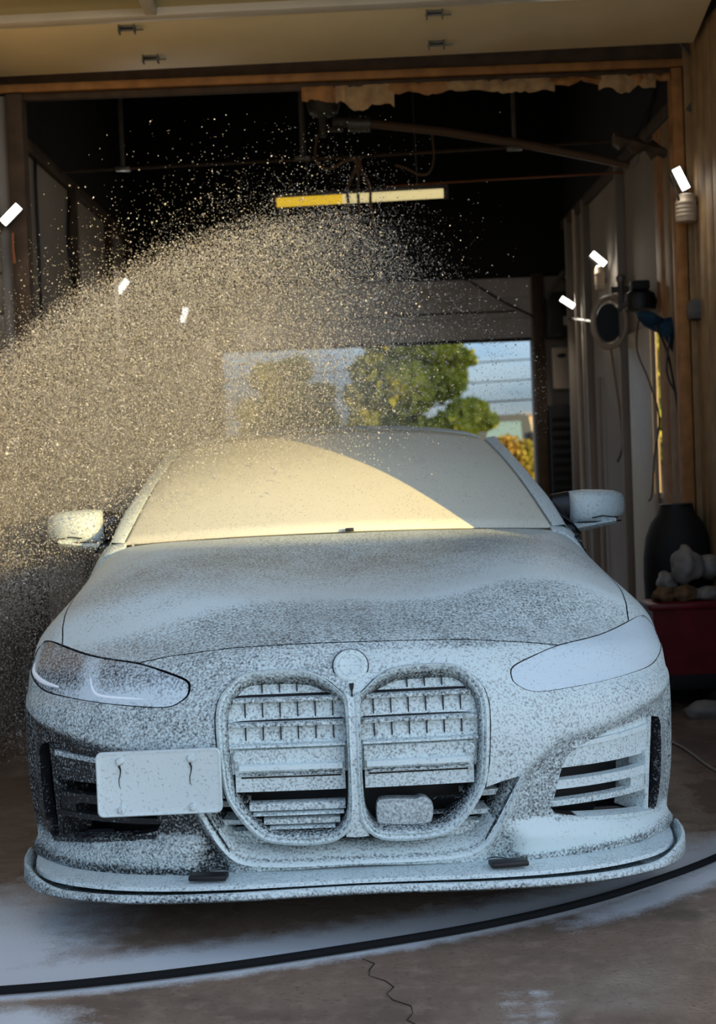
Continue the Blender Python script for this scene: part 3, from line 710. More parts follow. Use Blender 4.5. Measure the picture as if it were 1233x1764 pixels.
# ---- front splitter
SP = [(0, -.075), (.18, -.073), (.33, -.065), (.50, -.035), (.65, .02), (.78, .105), (.87, .20), (.925, .31), (.948, .42), (.955, .52)]
sp = spline([(-x, y) for x, y in SP[:0:-1]] + SP, 5); R = []; cv = []
for i, (x, y) in enumerate(sp):
    d = sp[min(i + 1, len(sp) - 1)] - sp[max(i - 1, 0)]; d = d / np.linalg.norm(d); n = np.array([-d[1], d[0]])   # inwards
    zb = .150 - .035 * min(1, abs(x) / .9) ** 1.6; e = sstep(.80, .95, abs(x))
    up = .03 * e
    prof = [(.0, 0), (-.006, .006), (-.004, .018 + up), (.004, .023 + up), (.016, .020 + up * .6), (.022, .014), (.20, .026), (.20, -.004), (.03, -.004)]
    R.append([(x + n[0] * a, y + n[1] * a, zb + b) for a, b in prof]); k = .80 if x > -.3 else .62
    cv += [.4 * k, .75 * k, k, k * 1.15, k * .9, k * .7, k * 1.15, 0, 0]
set_cover(MB().rings(R).build('front_splitter', 'foamed_paint', car, angle=50), cv)
R = []
for i, (x, y) in enumerate(sp):
    d = sp[min(i + 1, len(sp) - 1)] - sp[max(i - 1, 0)]; d = d / np.linalg.norm(d); n = np.array([-d[1], d[0]])
    zb = .172 - .026 * min(1, abs(x) / .9) ** 1.6
    R.append([(x + n[0] * a, y + n[1] * a, zb + b) for a, b in ((.028, 0), (.030, .010), (.038, .013), (.2, .018), (.2, -.002))])
set_cover(MB().rings(R).build('splitter_step', 'foamed_paint', car, angle=50), .86)

for sgn in (-1, 1): MB().box((sgn * .395, .012, .192), (.10, .05, .014), sgn * .13, .004).build('splitter_vent', 'black_plastic', car)
# ---- emblem, number plate
ec = np.array([0.0, 4.57]); P0 = skin(ec[0], ec[1]); n0 = Vector(skinN(ec[0], ec[1])); n0 = (n0 * .7 + Vector((0, -1, 0)) * .3).normalized()
u0 = Vector((1, 0, 0)); v0 = n0.cross(u0) * -1; v0 = u0.cross(n0) * -1
if v0.z < 0: v0 = -v0
def disc(prof, n=40):
    return MB().rings([[tuple(Vector(P0) + u0 * (r * cos(2 * pi * k / n)) + v0 * (r * sin(2 * pi * k / n)) + n0 * h) for k in range(n)] for r, h in prof])
em = set_cover(disc([(.046, -.03), (.046, .006), (.044, .010), (.036, .0115), (.033, .0095), (.002, .0115)]).build('emblem', 'foamed_trim', car, angle=60), .93)
disc([(.0490, -.03), (.0490, .0035), (.044, .0035)]).build('emblem_recess', 'black_plastic', em); em['label'] = 'round foam-covered bonnet emblem'
set_cover(disc([(.0312, .009), (.0312, .0118), (.0295, .0121), (.0285, .009)]).build('emblem_ring', 'foamed_trim', em), .88)
for a in (0, 1):
    q = MB(); w, l = .0012, .028; d1, d2 = (u0, v0) if a else (v0, u0)
    q.rings([[tuple(Vector(P0) + d1 * (sx * l) + d2 * (sy * w) + n0 * h) for sx, sy in ((-1, -1), (1, -1), (1, 1), (-1, 1))] for h in (.009, .0119)])
    set_cover(q.build('emblem_cross', 'foamed_trim', em, smooth=False), .88)
q = MB(); q.rings([[(x - .004 * 0, y, z) for x, y, z in ((-.007, nose_y(zz, 0) - .006, zz), (.007, nose_y(zz, 0) - .006, zz), (.002, nose_y(zz, 0) + .01, zz))] if False else
                   [(-w, nose_y(zz, 0) - .0045, zz), (w, nose_y(zz, 0) - .0045, zz), (w, nose_y(zz, 0) + .012, zz), (-w, nose_y(zz, 0) + .012, zz)] for zz, w in ((.680, .0065), (.669, .005), (.661, .0018), (.640, .0016))])
q.build('foam_drip', 'black_plastic', em)

pl = MB(); R = []
def rrect(w, h, r, n=5):
    o = []
    for cx, cz, a0 in ((w - r, h - r, 0), (-w + r, h - r, 90), (-w + r, -h + r, 180), (w - r, -h + r, 270)):
        for k in range(n + 1): a = radians(a0 + 90 * k / n); o.append((cx + r * cos(a), cz + r * sin(a)))
    return o
pw, ph = .1625, .0850; pc = (-.512, -.008, .449)
for f, yy in ((0, .012), (0, .0), (.003, -.003), (.006, -.0015), (.012, 0.0)):
    R.append([(pc[0] + x, pc[1] + yy, pc[2] + z) for x, z in rrect(pw - f, ph - f, .016 - f * .3)])
plate = set_cover(pl.rings(R).build('number_plate', 'foamed_plate', car, angle=50), .98)
plate['label'] = 'blank foam-covered number plate'
for bx, bz in ((-.098, .062), (.086, .062), (-.098, -.066), (.086, -.066)):
    R = [[(pc[0] + bx + r * cos(2 * pi * k / 14), pc[1] + yy, pc[2] + bz + r * sin(2 * pi * k / 14)) for k in range(14)]
         for r, yy in ((.0105, .0), (.0105, -.006), (  .0085, -.0095), (.003, -.0105))]
    set_cover(MB().rings(R).build('plate_bolt', 'foamed_plate', plate), .9)
    if bz > 0:
        pts = [(pc[0] + bx - .004, pc[1] - .0012, pc[2] + bz - .012)] + [(pc[0] + bx - .003 + .003 * sin(k * 1.3), pc[1] - .0012, pc[2] + bz - .012 - .012 * k) for k in range(1, 6)]
        MB().tube(pts, [.0032, .0022, .0013, .0012, .0010, .0006], 6).build('foam_drip', 'black_plastic', plate)
MB().box2((pc[0] - .11, pc[1] + .012, pc[2] - .05), (pc[0] + .12, pc[1] + .12, pc[2] + .02)).build('plate_bracket', 'black_plastic', plate)

# ---- windscreen, pillars, roof
def grid_mesh(name, rows, m, parent, cover, thick=.006):
    P = np.array(rows, float); n, k = P.shape[:2]; F = [(i * k + j, i * k + j + 1, (i + 1) * k + j + 1, (i + 1) * k + j) for i in range(n - 1) for j in range(k - 1)]
    b = MB().add(P.reshape(-1, 3), F); o = b.build(name, m, parent, angle=60)
    md = o.modifiers.new('thickness', 'SOLIDIFY'); md.thickness = thick; md.offset = -1
    return set_cover(o, cover)
def sym(pts): return [(-x, y, z) for x, y, z in pts[:0:-1]] + list(pts)
base = spline(sym([(0, 1.33, 1.018), (.2, 1.345, 1.016), (.40, 1.385, 1.011), (.58, 1.435, 1.003), (.70, 1.475, .996), (.757, 1.50, .993)]), 4)
top = spline(sym([(0, 2.17, 1.374), (.2, 2.175, 1.371), (.36, 2.19, 1.362), (.47, 2.205, 1.350), (.55, 2.22, 1.336), (.602, 2.235, 1.318)]), 4)
rows = []
for f in np.linspace(0, 1, 14):
    q = base + (top - base) * f; q[:, 2] += .035 * np.sin(pi * f) * (1 - .35 * (np.abs(q[:, 0]) / .75) ** 2); rows.append(q)
grid_mesh('windscreen', rows, 'foamed_glass', car, 1.0)
wind = rows
for sgn in (-1, 1):
    inn = np.array([r[-1] for r in rows]) * np.array([1, 1, 1]); inn = inn[::1]
    outp = spline([(.815, 1.50, .985), (.785, 1.70, 1.083), (.750, 1.88, 1.155), (.712, 2.06, 1.228), (.665, 2.28, 1.312)], 5)
    outp = resample(outp, 14, False); R = []
    for a, b_ in zip(inn, outp):
        a = a + np.array([.006, .004, 0]); mid = (a + b_) / 2 + np.array([.012, -.01, .012])
        R.append([(sgn * a[0], a[1], a[2] - .03), (sgn * a[0], a[1], a[2] + .004), (sgn * mid[0], mid[1], mid[2]), (sgn * b_[0], b_[1], b_[2]), (sgn * (b_[0] + .012), b_[1] + .05, b_[2] - .03)])
    set_cover(MB().rings(R, False, False).build('windscreen_pillar', 'foamed_paint', car, angle=70), .95)
rr = []
for y, z0, w in ((2.17, 1.374, .610), (2.35, 1.386, .625), (2.6, 1.394, .640), (2.9, 1.396, .645), (3.3, 1.380, .64), (3.7, 1.325, .62), (4.0, 1.255, .59)):
    rr.append(spline(sym([(0, y, z0), (.2, y + .004, z0 - .003), (.36, y + .018, z0 - .012), (.50, y + .035, z0 - .028), (.58, y + .05, z0 - .046), (w, y + .065, z0 - .075)]), 3))
rr = np.array(rr); rr2 = np.array([spline(rr[:, j], 4) for j in range(rr.shape[1])]).transpose(1, 0, 2)
grid_mesh('roof', rr2, 'foamed_paint', car, .93, .02)
rg = []
for f in np.linspace(0, 1, 6):
    q = rr2[-1].copy(); q[:, 1] += .62 * f; q[:, 2] -= .235 * f; q[:, 0] *= 1 + .12 * f; rg.append(q)
grid_mesh('rear_window', rg, 'car_glass', car, .4)
dk = []
for f in np.linspace(0, 1, 5):
    q = rg[-1].copy(); q[:, 1] += .02 + (.16 if f < 1 else .20) * min(f * 1.3, 1); q[:, 2] -= .02 + (.0 if f < .8 else .28 * (f - .6)); dk.append(q)
grid_mesh('boot_lid', dk, 'foamed_paint', car, .8, .02)
def arch(y, yc):
    d = abs(y - yc); return .36 + math.sqrt(max(0, .37 ** 2 - d * d)) if d < .37 else .22
for sgn in (-1, 1):
    def side_panel(name, y0, y1, n, yc=None, cover=.75):
        rows = []
        for y in np.linspace(y0, y1, n):
            bw = .90 - .05 * sstep(3.6, 4.75, y) - .06 * sstep(2.1, 1.4, y); zt = np.interp(y, [1.4, 2.2, 3.2, 4.6], [.955, .965, .985, 1.0]); zb = max(.22, arch(y, yc)) if yc else .22
            prof = [(bw - .012, zt), (bw + .010, .90), (bw + .036 + .022 * sstep(2.1, 1.4, y), .80), (bw + .05 + .05 * sstep(2.1, 1.4, y), .70), (bw + .045 + .05 * sstep(2.1, 1.4, y), .55), (bw + .04 + .05 * sstep(2.1, 1.4, y), .40), (bw + .02 + .05 * sstep(2.1, 1.4, y), .22)]
            zz = np.array([p[1] for p in prof]); xx = np.array([p[0] for p in prof]); q = np.linspace(zt, min(zb, zt - .05), 12)
            rows.append([(sgn * np.interp(-z, -zz, xx), y, z) for z in q])
        return grid_mesh(name, rows, 'foamed_paint', car, cover, .02 * -sgn)
    side_panel('door', 1.47, 2.92, 14, cover=.16); side_panel('rear_quarter', 2.93, 4.72, 30, 3.70)
    gl = []
    for f in np.linspace(0, 1, 8):
        y = 1.62 + 2.3 * f; z1 = np.interp(y, [1.62, 2.28, 2.9, 3.5, 3.92], [1.04, 1.305, 1.322, 1.265, 1.16]); x1 = np.interp(y, [1.62, 2.28, 2.9, 3.92], [.80, .672, .655, .63])
        gl.append([(sgn * .882, y, .96), (sgn * (.882 * .5 + x1 * .5 + .012), y, (.96 + z1) / 2), (sgn * x1, y, z1)])
    grid_mesh('side_window', gl, 'car_glass', car, 0, .005)
    for yc in (.86, 3.70):
        wb = MB(); n = 32; prof = [(-.11, .20), (-.115, .30), (-.10, .335), (0, .342), (.10, .335), (.115, .30), (.11, .20)]
        R = [[(sgn * .80 + sgn * a, yc + r * cos(2 * pi * k / n), .342 + r * sin(2 * pi * k / n)) for k in range(n)] for a, r in prof]
        wh = wb.rings(R).build('wheel', 'rubber', car)
        rb = MB()
        for k in range(10):
            a = 2 * pi * k / 10; rb.tube([(sgn * .90, yc + .03 * cos(a), .342 + .03 * sin(a)), (sgn * .905, yc + .24 * cos(a), .342 + .24 * sin(a))], .017, 6)
        rb.build('rim', 'rim', wh)

# ---- door mirrors
for sgn in (-1, 1):
    R = []; cv = []
    for x, yc, zc, hy, hz in ((.862, 1.80, 1.050, .060, .054), (.875, 1.775, 1.050, .088, .060), (.92, 1.765, 1.050, .098, .0635), (.98, 1.768, 1.051, .095, .060), (1.03, 1.778, 1.052, .080, .054), (1.06, 1.79, 1.052, .058, .043), (1.072, 1.80, 1.051, .03, .026)):
        r = []
        for k in range(24):
            a = 2 * pi * k / 24; ca, sa = cos(a), sin(a); e = .62
            r.append((sgn * x, yc + hy * math.copysign(abs(ca) ** e, ca), zc + hz * math.copysign(abs(sa) ** e, sa)))
        R.append(r)
    m_ = set_cover(MB().rings(R).build('door_mirror', 'foamed_paint', car, angle=60), .93)
    R2 = []
    for x, f in ((.800, .80), (.862, .98), (.8625, .9)):
        R2.append([(sgn * x, 1.80 + .062 * f * math.copysign(abs(cos(2 * pi * k / 20)) ** .6, cos(2 * pi * k / 20)), 1.056 + .054 * f * math.copysign(abs(sin(2 * pi * k / 20)) ** .6, sin(2 * pi * k / 20))) for k in range(20)])
    MB().rings(R2).build('mirror_housing', 'mirror_dark', m_)
    arm = MB().rings([[(sgn * x, 1.72 + dy, z + dz) for dy, dz in ((-.05, .0), (-.03, .014), (.06, .016), (.07, -.012), (-.03, -.016))] for x, z in ((.80, .968), (.86, .974), (.93, .985), (1.02, .998))])
    set_cover(arm.build('mirror_arm', 'foamed_paint', m_, angle=50), .85)
    for z in (1.014,):
        MB().tube([(sgn * x, y, z + .004 * sin(x * 60)) for x, y in ((.93, 1.666), (.97, 1.667), (1.0, 1.672), (1.03, 1.690))], .0024, 5).build('indicator_line', 'black_plastic', m_)
    MB().tube([(sgn * x, y, 1.0 - .004) for x, y in ((.88, 1.69), (.94, 1.680), (1.0, 1.685), (1.045, 1.71))], .003, 5).build('housing_seam', 'black_plastic', m_)
for sgn in (-1, 1):
    rows = [[(.745, 1.40, .990), (.79, 1.41, .975), (.83, 1.42, .943), (.892, 1.44, .86)], [(.752, 1.50, .997), (.810, 1.52, .990), (.850, 1.53, .952), (.902, 1.55, .86)], [(.790, 1.62, 1.02), (.812, 1.64, 1.005), (.853, 1.65, .955), (.905, 1.66, .86)]]
    grid_mesh('cowl_corner', [spline([(sgn * x, y, z) for x, y, z in r], 4) for r in rows], 'foamed_paint', car, .85, .01)
# wipers and washer jet at the foot of the glass
MB().box((0.035, 1.315, 1.022), (.03, .02, .012), 0, .003).build('washer_jet', 'mirror_dark', car)
# underbody
MB().box2((-.80, .42, .16), (.80, 4.55, .24), .02).build('underbody', 'black_plastic', car)

# ================================================================== things in the bays
def led(name, c, dirv, label, cann=None, side=1, ln=.115):
    "a small LED flood bar on an arm, leaning out from the wall"
    o = tag(empty(name, c), label, 'lamp', 'wall flood lamps along the bays')
    d = Vector(dirv).normalized(); n = Vector((0, -1, 0)); w = d.cross(n).normalized()
    def slab(h0, h1, l, wd): return MB().rings([[tuple(d * (a * l) + w * (b_ * wd) + n * h) for a, b_ in ((-1, -1), (1, -1), (1, 1), (-1, 1))] for h in (h0, h1)])
    slab(-.03, .0, ln * .54, .026).build('lamp_housing', 'black_plastic', o, smooth=False)
    slab(0, .012, ln * .50, .020).build('lamp_lens', 'led', o, smooth=False)
    ld = bpy.data.lights.new('lamp_light', 'SPOT'); ld.energy = 12 if c[1] > 9 else 3.5; ld.color = (1, .93, .80); ld.spot_size = radians(165); ld.spot_blend = .6; ld.shadow_soft_size = .05
    lo = bpy.data.objects.new('lamp_light', ld); COL.objects.link(lo); lo.parent = o; lo.location = (-side * .06, -.10, 0); lo.rotation_euler = Vector((-side * .55, -.45, -.70)).to_track_quat('-Z', 'Y').to_euler()
    MB().tube([(0, .03, 0), (side * .04, .05, -.01), (side * .085, .06, -.03)], .012, 8).build('lamp_arm', 'dull_steel', o)
    return o
led('flood_lamp', (1.655, 7.93, 2.563), (.42, 0, -.90), 'lit white flood lamp on the nearest post of the right wall, above a ribbed canister')
led('flood_lamp', (W - .065, 10.62, 2.487), (.74, 0, -.66), 'lit white flood lamp midway along the right wall, over the hose reel')
led('flood_lamp', (1.655, 12.2, 2.344), (.80, 0, -.55), 'lit white flood lamp on the right wall at the back corner')
led('flood_lamp', (-1.652, 7.93, 2.517), (.72, 0, .68), 'lit white flood lamp on the nearest post of the left wall', side=-1)
led('flood_lamp', (-W + .03, 12.0, 2.575), (.6, 0, .8), 'lit white flood lamp on the left wall seen through the foam spray', side=-1)
led('flood_lamp', (-1.30, 12.58, 2.397), (.25, 0, .95), 'small lit flood lamp by the back door seen through the foam spray', side=-1)
def canister(c, r, h, label, m='white_plastic'):
    o = tag(empty('wall_canister', c), label, 'canister', 'canisters on the right wall')
    MB().lathe((0, 0, 0), [(r * .8, 0), (r * .95, .004), (r, .02), (r, h * .62), (r * 1.04, h * .64), (r * 1.04, h * .7), (r * .97, h * .73), (r * .8, h * .95), (r * .5, h)], 24).build('canister_body', m, o)
    for k in range(3): MB().lathe((0, 0, h * (.18 + .14 * k)), [(r * 1.0, 0), (r * 1.03, .004), (r * 1.03, .010), (r, .014)], 24).build('canister_rib', m, o)
    MB().box2((0, .0, h * .3), (r * 1.5, .05, h * .5)).build('canister_bracket', 'dull_steel', o)
canister((1.672, 7.90, 2.345), .054, .14, 'white ribbed canister just below the nearest right flood lamp')
canister((W - .08, 10.5, 2.27), .032, .16, 'slim white canister below the middle right flood lamp')
canister((W - .05, 12.5, 2.18), .05, .11, 'short white canister below the back right flood lamp')
# hose coil
hr = tag(empty('hose_coil', (W - .06, 10.05, 2.02)), 'white coil of hose hung in a ring on the right wall', 'hose')
for k, (r, yy) in enumerate(((.155, 0), (.150, .03), (.158, .06))):
    MB().tube([(.9 * r * cos(2 * pi * i / 40) * .72 - .05, yy - .1 + .12 * sin(2 * pi * i / 40) * 0, r * sin(2 * pi * i / 40)) for i in range(41)], .013, 8).build('hose_loop', 'white_plastic', hr)
MB().rings([[(.11 * cos(2 * pi * i / 24) * .72 - .05, y, .12 * sin(2 * pi * i / 24)) for i in range(24)] for y in (-.06, .02)]).build('coil_hub', 'black_plastic', hr)
MB().tube([(-.02, -.05, .16), (.02, .05, .18), (.06, .1, .18)], .015, 8).build('hanger', 'dull_steel', hr)
# pump
pm = tag(empty('wall_pump', (W - .10, 8.95, 2.06)), 'dark electric pump mounted high on the right wall above a blue cloth', 'pump')
MB().lathe((0, 0, -.06), [(.05, 0), (.085, .01), (.09, .06), (.08, .10), (.05, .12)], 24).build('pump_body', 'black_plastic', pm)
MB().box2((-.05, -.05, .06), (.05, .05, .11), .01).build('junction_box', 'rubber', pm)
MB().tube([(-.04, -.03, -.02), (-.09, -.04, -.02), (-.13, -.03, -.05)], .016, 10).build('outlet', 'dull_steel', pm)
MB().box2((-.02, -.02, -.02), (.12, .02, .01)).build('pump_bracket', 'dull_steel', pm)
# small fittings between the reel and the pump
fx = tag(empty('pipe_fitting', (W - .07, 9.75, 2.20)), 'cluster of metal pipe fittings beside the hose coil', 'fitting')
MB().tube([(0, 0, .05), (0, 0, -.10)], .022, 10).build('pipe', 'dull_steel', fx); MB().tube([(-.06, 0, 0), (.05, 0, .0)], .018, 10).build('pipe', 'dull_steel', fx); MB().lathe((0, 0, .05), [(.03, 0), (.03, .03), (.015, .04)], 12).build('valve', 'steel', fx)
# blue cloth
bc = MB(); R = []
for i in range(10):
    u = i / 9; R.append([(1.50 + .19 * u, 8.42 + .03 * sin(v * 5 + i), 1.955 - .03 * u - v * (.03 + .16 * u ** 1.5) + .012 * sin(6 * u + 3 * v)) for v in np.linspace(0, 1, 6)])
o = bc.rings(R, False, False).build('blue_cloth', 'blue_cloth'); md = o.modifiers.new('thickness', 'SOLIDIFY'); md.thickness = .008
tag(o, 'blue cloth draped under the pump on the right wall', 'cloth')
# white plastic sheet panel and the glass slot beside it
o = MB().box2((W - .03, 9.08, .0), (W - .002, 9.80, 1.93), .008).build('wall_panel', 'white_plastic'); tag(o, 'tall pale panel fixed to the right wall beside the window slot', 'panel')
wn_ = empty('window_1', (W, 8.98, 0)); struct(wn_)
for y in (-.095, .08): MB().box2((-.004, y, .97), (.007, y + .014, 1.94)).build('window_frame', 'white_plastic', wn_, smooth=False)
MB().box2((-.004, -.09, .95), (.007, .09, .98)).build('window_frame', 'white_plastic', wn_, smooth=False); MB().box2((-.004, -.09, 1.93), (.007, .09, 1.96)).build('window_frame', 'white_plastic', wn_, smooth=False)
for k in range(3): MB().box2((W - .018, 8.13 + .25 * k, 0), (W - .001, 8.375 + .25 * k, 3.0), .004).build('plank', 'wood_trim' if k != 1 else 'wood_board', bpy.data.objects['wall_inner_right'])
# wooden block bracket on the near post
o = MB().box2((1.668, 7.86, 1.865), (1.86, 7.97, 1.968), .02).build('bumper_block', 'dull_steel'); tag(o, 'grey rounded block bolted across the right post', 'block')
# braces up by the door track
dt = tag(empty('door_track', (1.70, 7.6, 3.0)), 'steel door track bracket with two diagonal struts, top right', 'bracket')
MB().tube([(-.02, .36, .235), (.10, .30, .04)], .012, 6).build('strut', 'dull_steel', dt)
MB().tube([(.16, .34, .13), (.01, .36, -.10)], .017, 6).build('strut', 'dull_steel', dt)
MB().box2((.05, .24, .16), (.16, .33, .27), .006).build('track_plate', 'dull_steel', dt)
# cables
def cable(name, pts, r, m, label, cat='cable', n=6, group=None):
    o = MB().tube(spline(pts, 8), r, n).build(name, m); return tag(o, label, cat, group)
cable('power_cable', [(1.60, 7.92, 2.58), (1.618, 7.88, 2.49), (1.65, 7.87, 2.43), (1.70, 7.87, 2.425), (1.75, 7.87, 2.47), (1.80, 7.86, 2.56)], .007, 'black_cord', 'black cable looping from the near right flood lamp')
cable('power_cable', [(1.80, 7.88, 2.50), (1.765, 7.88, 2.30), (1.77, 7.87, 2.08), (1.79, 7.86, 1.93), (1.85, 7.86, 1.80)], .006, 'black_cord', 'black cable hanging down the right post past the grey block')
cable('air_line', [(1.56, 8.2, 1.87), (1.62, 8.2, 1.70), (1.66, 8.15, 1.35), (1.69, 8.1, 1.05), (1.70, 8.05, .85), (1.70, 8.0, .70)], .007, 'black_cord', 'black air line running down beside the orange boards to the red tub')
cable('air_line', [(1.62, 8.15, 1.80), (1.60, 8.15, 1.62), (1.655, 8.1, 1.46), (1.675, 8.05, 1.30), (1.705, 8.0, 1.0), (1.71, 7.95, .75)], .006, 'black_cord', 'second black air line crossing the first on the right wall')
cable('air_line', [(1.60, 8.85, 2.0), (1.53, 8.6, 1.78), (1.57, 8.5, 1.60), (1.60, 8.4, 1.40), (1.57, 8.4, 1.2), (1.55, 8.4, 1.0), (1.53, 8.4, .96)], .005, 'brown_hose', 'thin brown hose hanging beside the window slot')
cable('air_line', [(W - .04, 10.4, 1.9), (W - .04, 10.2, 1.6), (W - .04, 10.1, 1.45), (W - .04, 10.05, 1.25), (W - .05, 10.2, 1.15)], .008, 'brown_hose', 'brown hose hanging below the white coil')
cable('power_cable', [(1.44, 12.6, 2.28), (1.2, 12.55, 2.4), (.96, 12.5, 2.55), (.80, 12.5, 2.62)], .009, 'black_cord', 'black cable strung across the top of the back door')
cable('power_cable', [(W - .04, 12.4, 2.24), (W - .04, 11.6, 2.16), (W - .05, 11.0, 2.10), (W - .06, 10.4, 2.02), (W - .06, 10.2, 1.98)], .010, 'black_cord', 'black cable sagging along the right wall to the coil')
cable('conduit', [(W - .03, 11.9, 3.0), (W - .03, 11.9, 2.0), (W - .03, 11.9, .2)], .022, 'white_plastic', 'pale vertical conduit near the back of the right wall', 'pipe', 10)
cable('conduit', [(W - .03, 11.0, 1.72), (W - .03, 11.0, 1.0), (W - .03, 11.0, .1)], .015, 'inner_wall', 'thin grey vertical conduit in the middle of the right wall', 'pipe', 8)
cable('power_cable', [(-W + .02, 8.9, 2.99), (-W + .02, 8.85, 2.85), (-W + .03, 8.8, 2.4), (-W + .03, 8.8, 1.9), (-W + .03, 8.8, 1.0)], .010, 'black_cord', 'black cable dropping straight down the left wall')
cable('power_cable', [(-W + .02, 9.9, 2.90), (-W + .02, 9.8, 2.60), (-W + .04, 9.9, 2.40), (-W + .03, 10.4, 2.30), (-W + .03, 11.2, 2.15)], .012, 'black_cord', 'dark looping cable on the left wall further back')
cable('orange_cord', [(-1.652, 7.95, 2.43), (-1.655, 7.95, 2.36), (-1.65, 7.95, 2.28)], .007, 'orange_cord', 'short orange cord below the near left flood lamp')
# back wall fittings
o = tag(empty('soap_dispenser', (1.645, 12.62, 1.865)), 'white box with a dark oval badge on the wall beside the back door', 'dispenser')
MB().box2((-.068, -.05, -.165), (.068, .06, .165), .015).build('cabinet', 'white_plastic', o)
MB().rings([[(.036 * f * cos(2 * pi * i / 20), y, .098 + .019 * f * sin(2 * pi * i / 20)) for i in range(20)] for f, y in ((1, -.048), (1, -.054), (.8, -.056))]).build('badge', 'black_plastic', o)
o = tag(empty('speaker_box', (1.62, 12.52, 2.27)), 'black box mounted high in the back right corner', 'speaker')
MB().box2((-.085, -.06, -.17), (.085, .14, .18), .015).build('cabinet', 'black_plastic', o); MB().box2((-.065, -.068, -.14), (.065, -.058, .15), .004).build('cabinet_front', 'rubber', o)
o = tag(empty('wall_bracket', (1.60, 12.3, 2.50)), 'angled metal bracket above the black box in the back corner', 'bracket')
MB().tube([(-.08, .1, -.10), (.03, .1, .06), (.06, .1, .10)], .018, 8).build('arm', 'dull_steel', o); MB().tube([(.03, .1, .06), (.09, .2, .03)], .014, 8).build('arm', 'dull_steel', o)
o = tag(empty('floor_heater', (1.63, 12.60, 0)), 'dark upright louvred cabinet on the floor beside the back door', 'heater')
MB().box2((-.095, -.06, 0), (.10, .09, 1.575), .01).build('cabinet', 'rubber', o)
for k in range(14): MB().box2((-.08, -.07, .55 + .07 * k), (.085, -.058, .575 + .07 * k), .003).build('louvre', 'void', o)
# overhead wash boom
bo = tag(empty('wash_boom', (-.10, 9.5, 3.3)), 'ceiling wash boom with a yellow drop pipe and long brown swing arm', 'boom')
MB().tube([(-.03, 0, .60), (-.03, 0, .12)], .045, 14).build('drop_pipe', 'brass', bo); MB().tube([(.075, 0, .60), (.075, 0, .12)], .04, 14).build('drop_pipe', 'dull_steel', bo)
MB().box2((-.12, -.06, .09), (.13, .06, .115), .006).build('flange', 'dull_steel', bo); MB().lathe((-.01, 0, -.04), [(.05, 0), (.085, .02), (.10, .07), (.10, .13)], 20).build('swivel', 'dull_steel', bo)
MB().tube([(-.02, 0, -.04), (-.02, 0, -.16)], [.028, .02], 10).build('spigot', 'dull_steel', bo); MB().tube([(.01, 0, -.12), (.10, 0, -.12)], .016, 8).build('spigot', 'dull_steel', bo)
MB().tube([(.04, 0, -.075), (.14, 0, -.075)], .032, 12).build('boom_joint', 'dull_steel', bo); MB().tube([(.13, 0, -.085), (.262, 0, -.09)], .052, 16).build('boom_joint', 'steel', bo)
MB().tube([(.26, 0, -.09), (.7, 0, -.155), (1.2, 0, -.255), (1.6, 0, -.35), (1.78, 0, -.40)], [.026, .026, .026, .024, .02], 10).build('boom_arm', 'brown_hose', bo)
cable('boom_hose', [(-.15, 9.5, 3.16), (-.17, 9.5, 3.02), (-.10, 9.48, 2.95), (.0, 9.46, 2.985), (.07, 9.45, 3.0)], .009, 'brown_hose', 'brown hose looping under the boom swivel', 'hose')
for k, (x, lab) in enumerate(((-.005, 'left strand'), (.055, 'middle strand'), (.125, 'right strand'))):
    cable('hanging_hose', [(.075 + .005 * k, 9.42, 3.0), (.06 + .02 * k, 9.42, 2.93), (x + .02, 9.40, 2.82), (x + .02, 9.40, 2.72), (x + .03 + .01 * k, 9.38, 2.5)], .010, 'brown_hose', f'brown hose hanging across the tube light, {lab} of three', 'hose', group='hoses hanging from the boom')
cable('boom_hose', [(.52, 9.5, 3.17), (.53, 9.5, 3.0), (.50, 9.5, 2.91), (.44, 9.5, 2.90), (.36, 9.5, 2.94), (.30, 9.5, 2.96)], .007, 'brown_hose', 'thin hose hooked below the middle of the swing arm', 'hose')
cable('red_line', [(.25, 9.9, 2.90), (.8, 9.9, 2.915), (1.715, 9.9, 2.93)], .006, 'orange_cord', 'thin reddish line strung right of the tube light', 'cable')
# tube light
tl = tag(empty('tube_light', (.08, 9.55, 2.785), 0), 'hanging tube light, amber at one end and pale at the other', 'lamp'); tl.rotation_euler = (0, radians(-1.0), 0)
MB().box2((-.53, -.02, .018), (.53, .05, .05), .008).build('lamp_housing', 'dull_steel', tl)
MB().tube([(-.49, 0, 0), (-.10, 0, 0)], .030, 14).build('lamp_tube', 'tube_amber', tl)['label'] = 'amber half of the tube'; MB().tube([(-.10, 0, 0), (.50, 0, 0)], .0301, 14).build('lamp_tube', 'tube_pale', tl)['label'] = 'pale half of the tube'  # yellow-to-white fade put into two glow colours
for x in (-.505, .515): MB().tube([(x - .015, 0, 0), (x + .015, 0, 0)], .036, 14).build('end_cap', 'dull_steel', tl)
for x in (-.3, .35): MB().tube([(x, .02, .05), (x, .02, 1.1)], .003, 5).build('hanger_wire', 'dull_steel', tl)
# rails on drop rods
rl = tag(empty('track_rail', (0, 9.52, 3.02)), 'thin steel rail hung on three drop rods under the dark roof', 'rail')
MB().tube([(-1.7, 0, -.02), (0, 0, .0), (1.65, 0, .035)], .009, 6).build('rail', 'wood_dark', rl)
for x, z in ((-1.31, -.01), (-.245, .01), (1.01, .02)):
    MB().box2((x - .012, -.01, z), (x + .012, .01, .88), .002).build('drop_rod', 'dull_steel', rl); MB().box2((x - .045, -.03, z - .018), (x + .045, .03, z + .006), .004).build('rail_clamp', 'steel', rl)
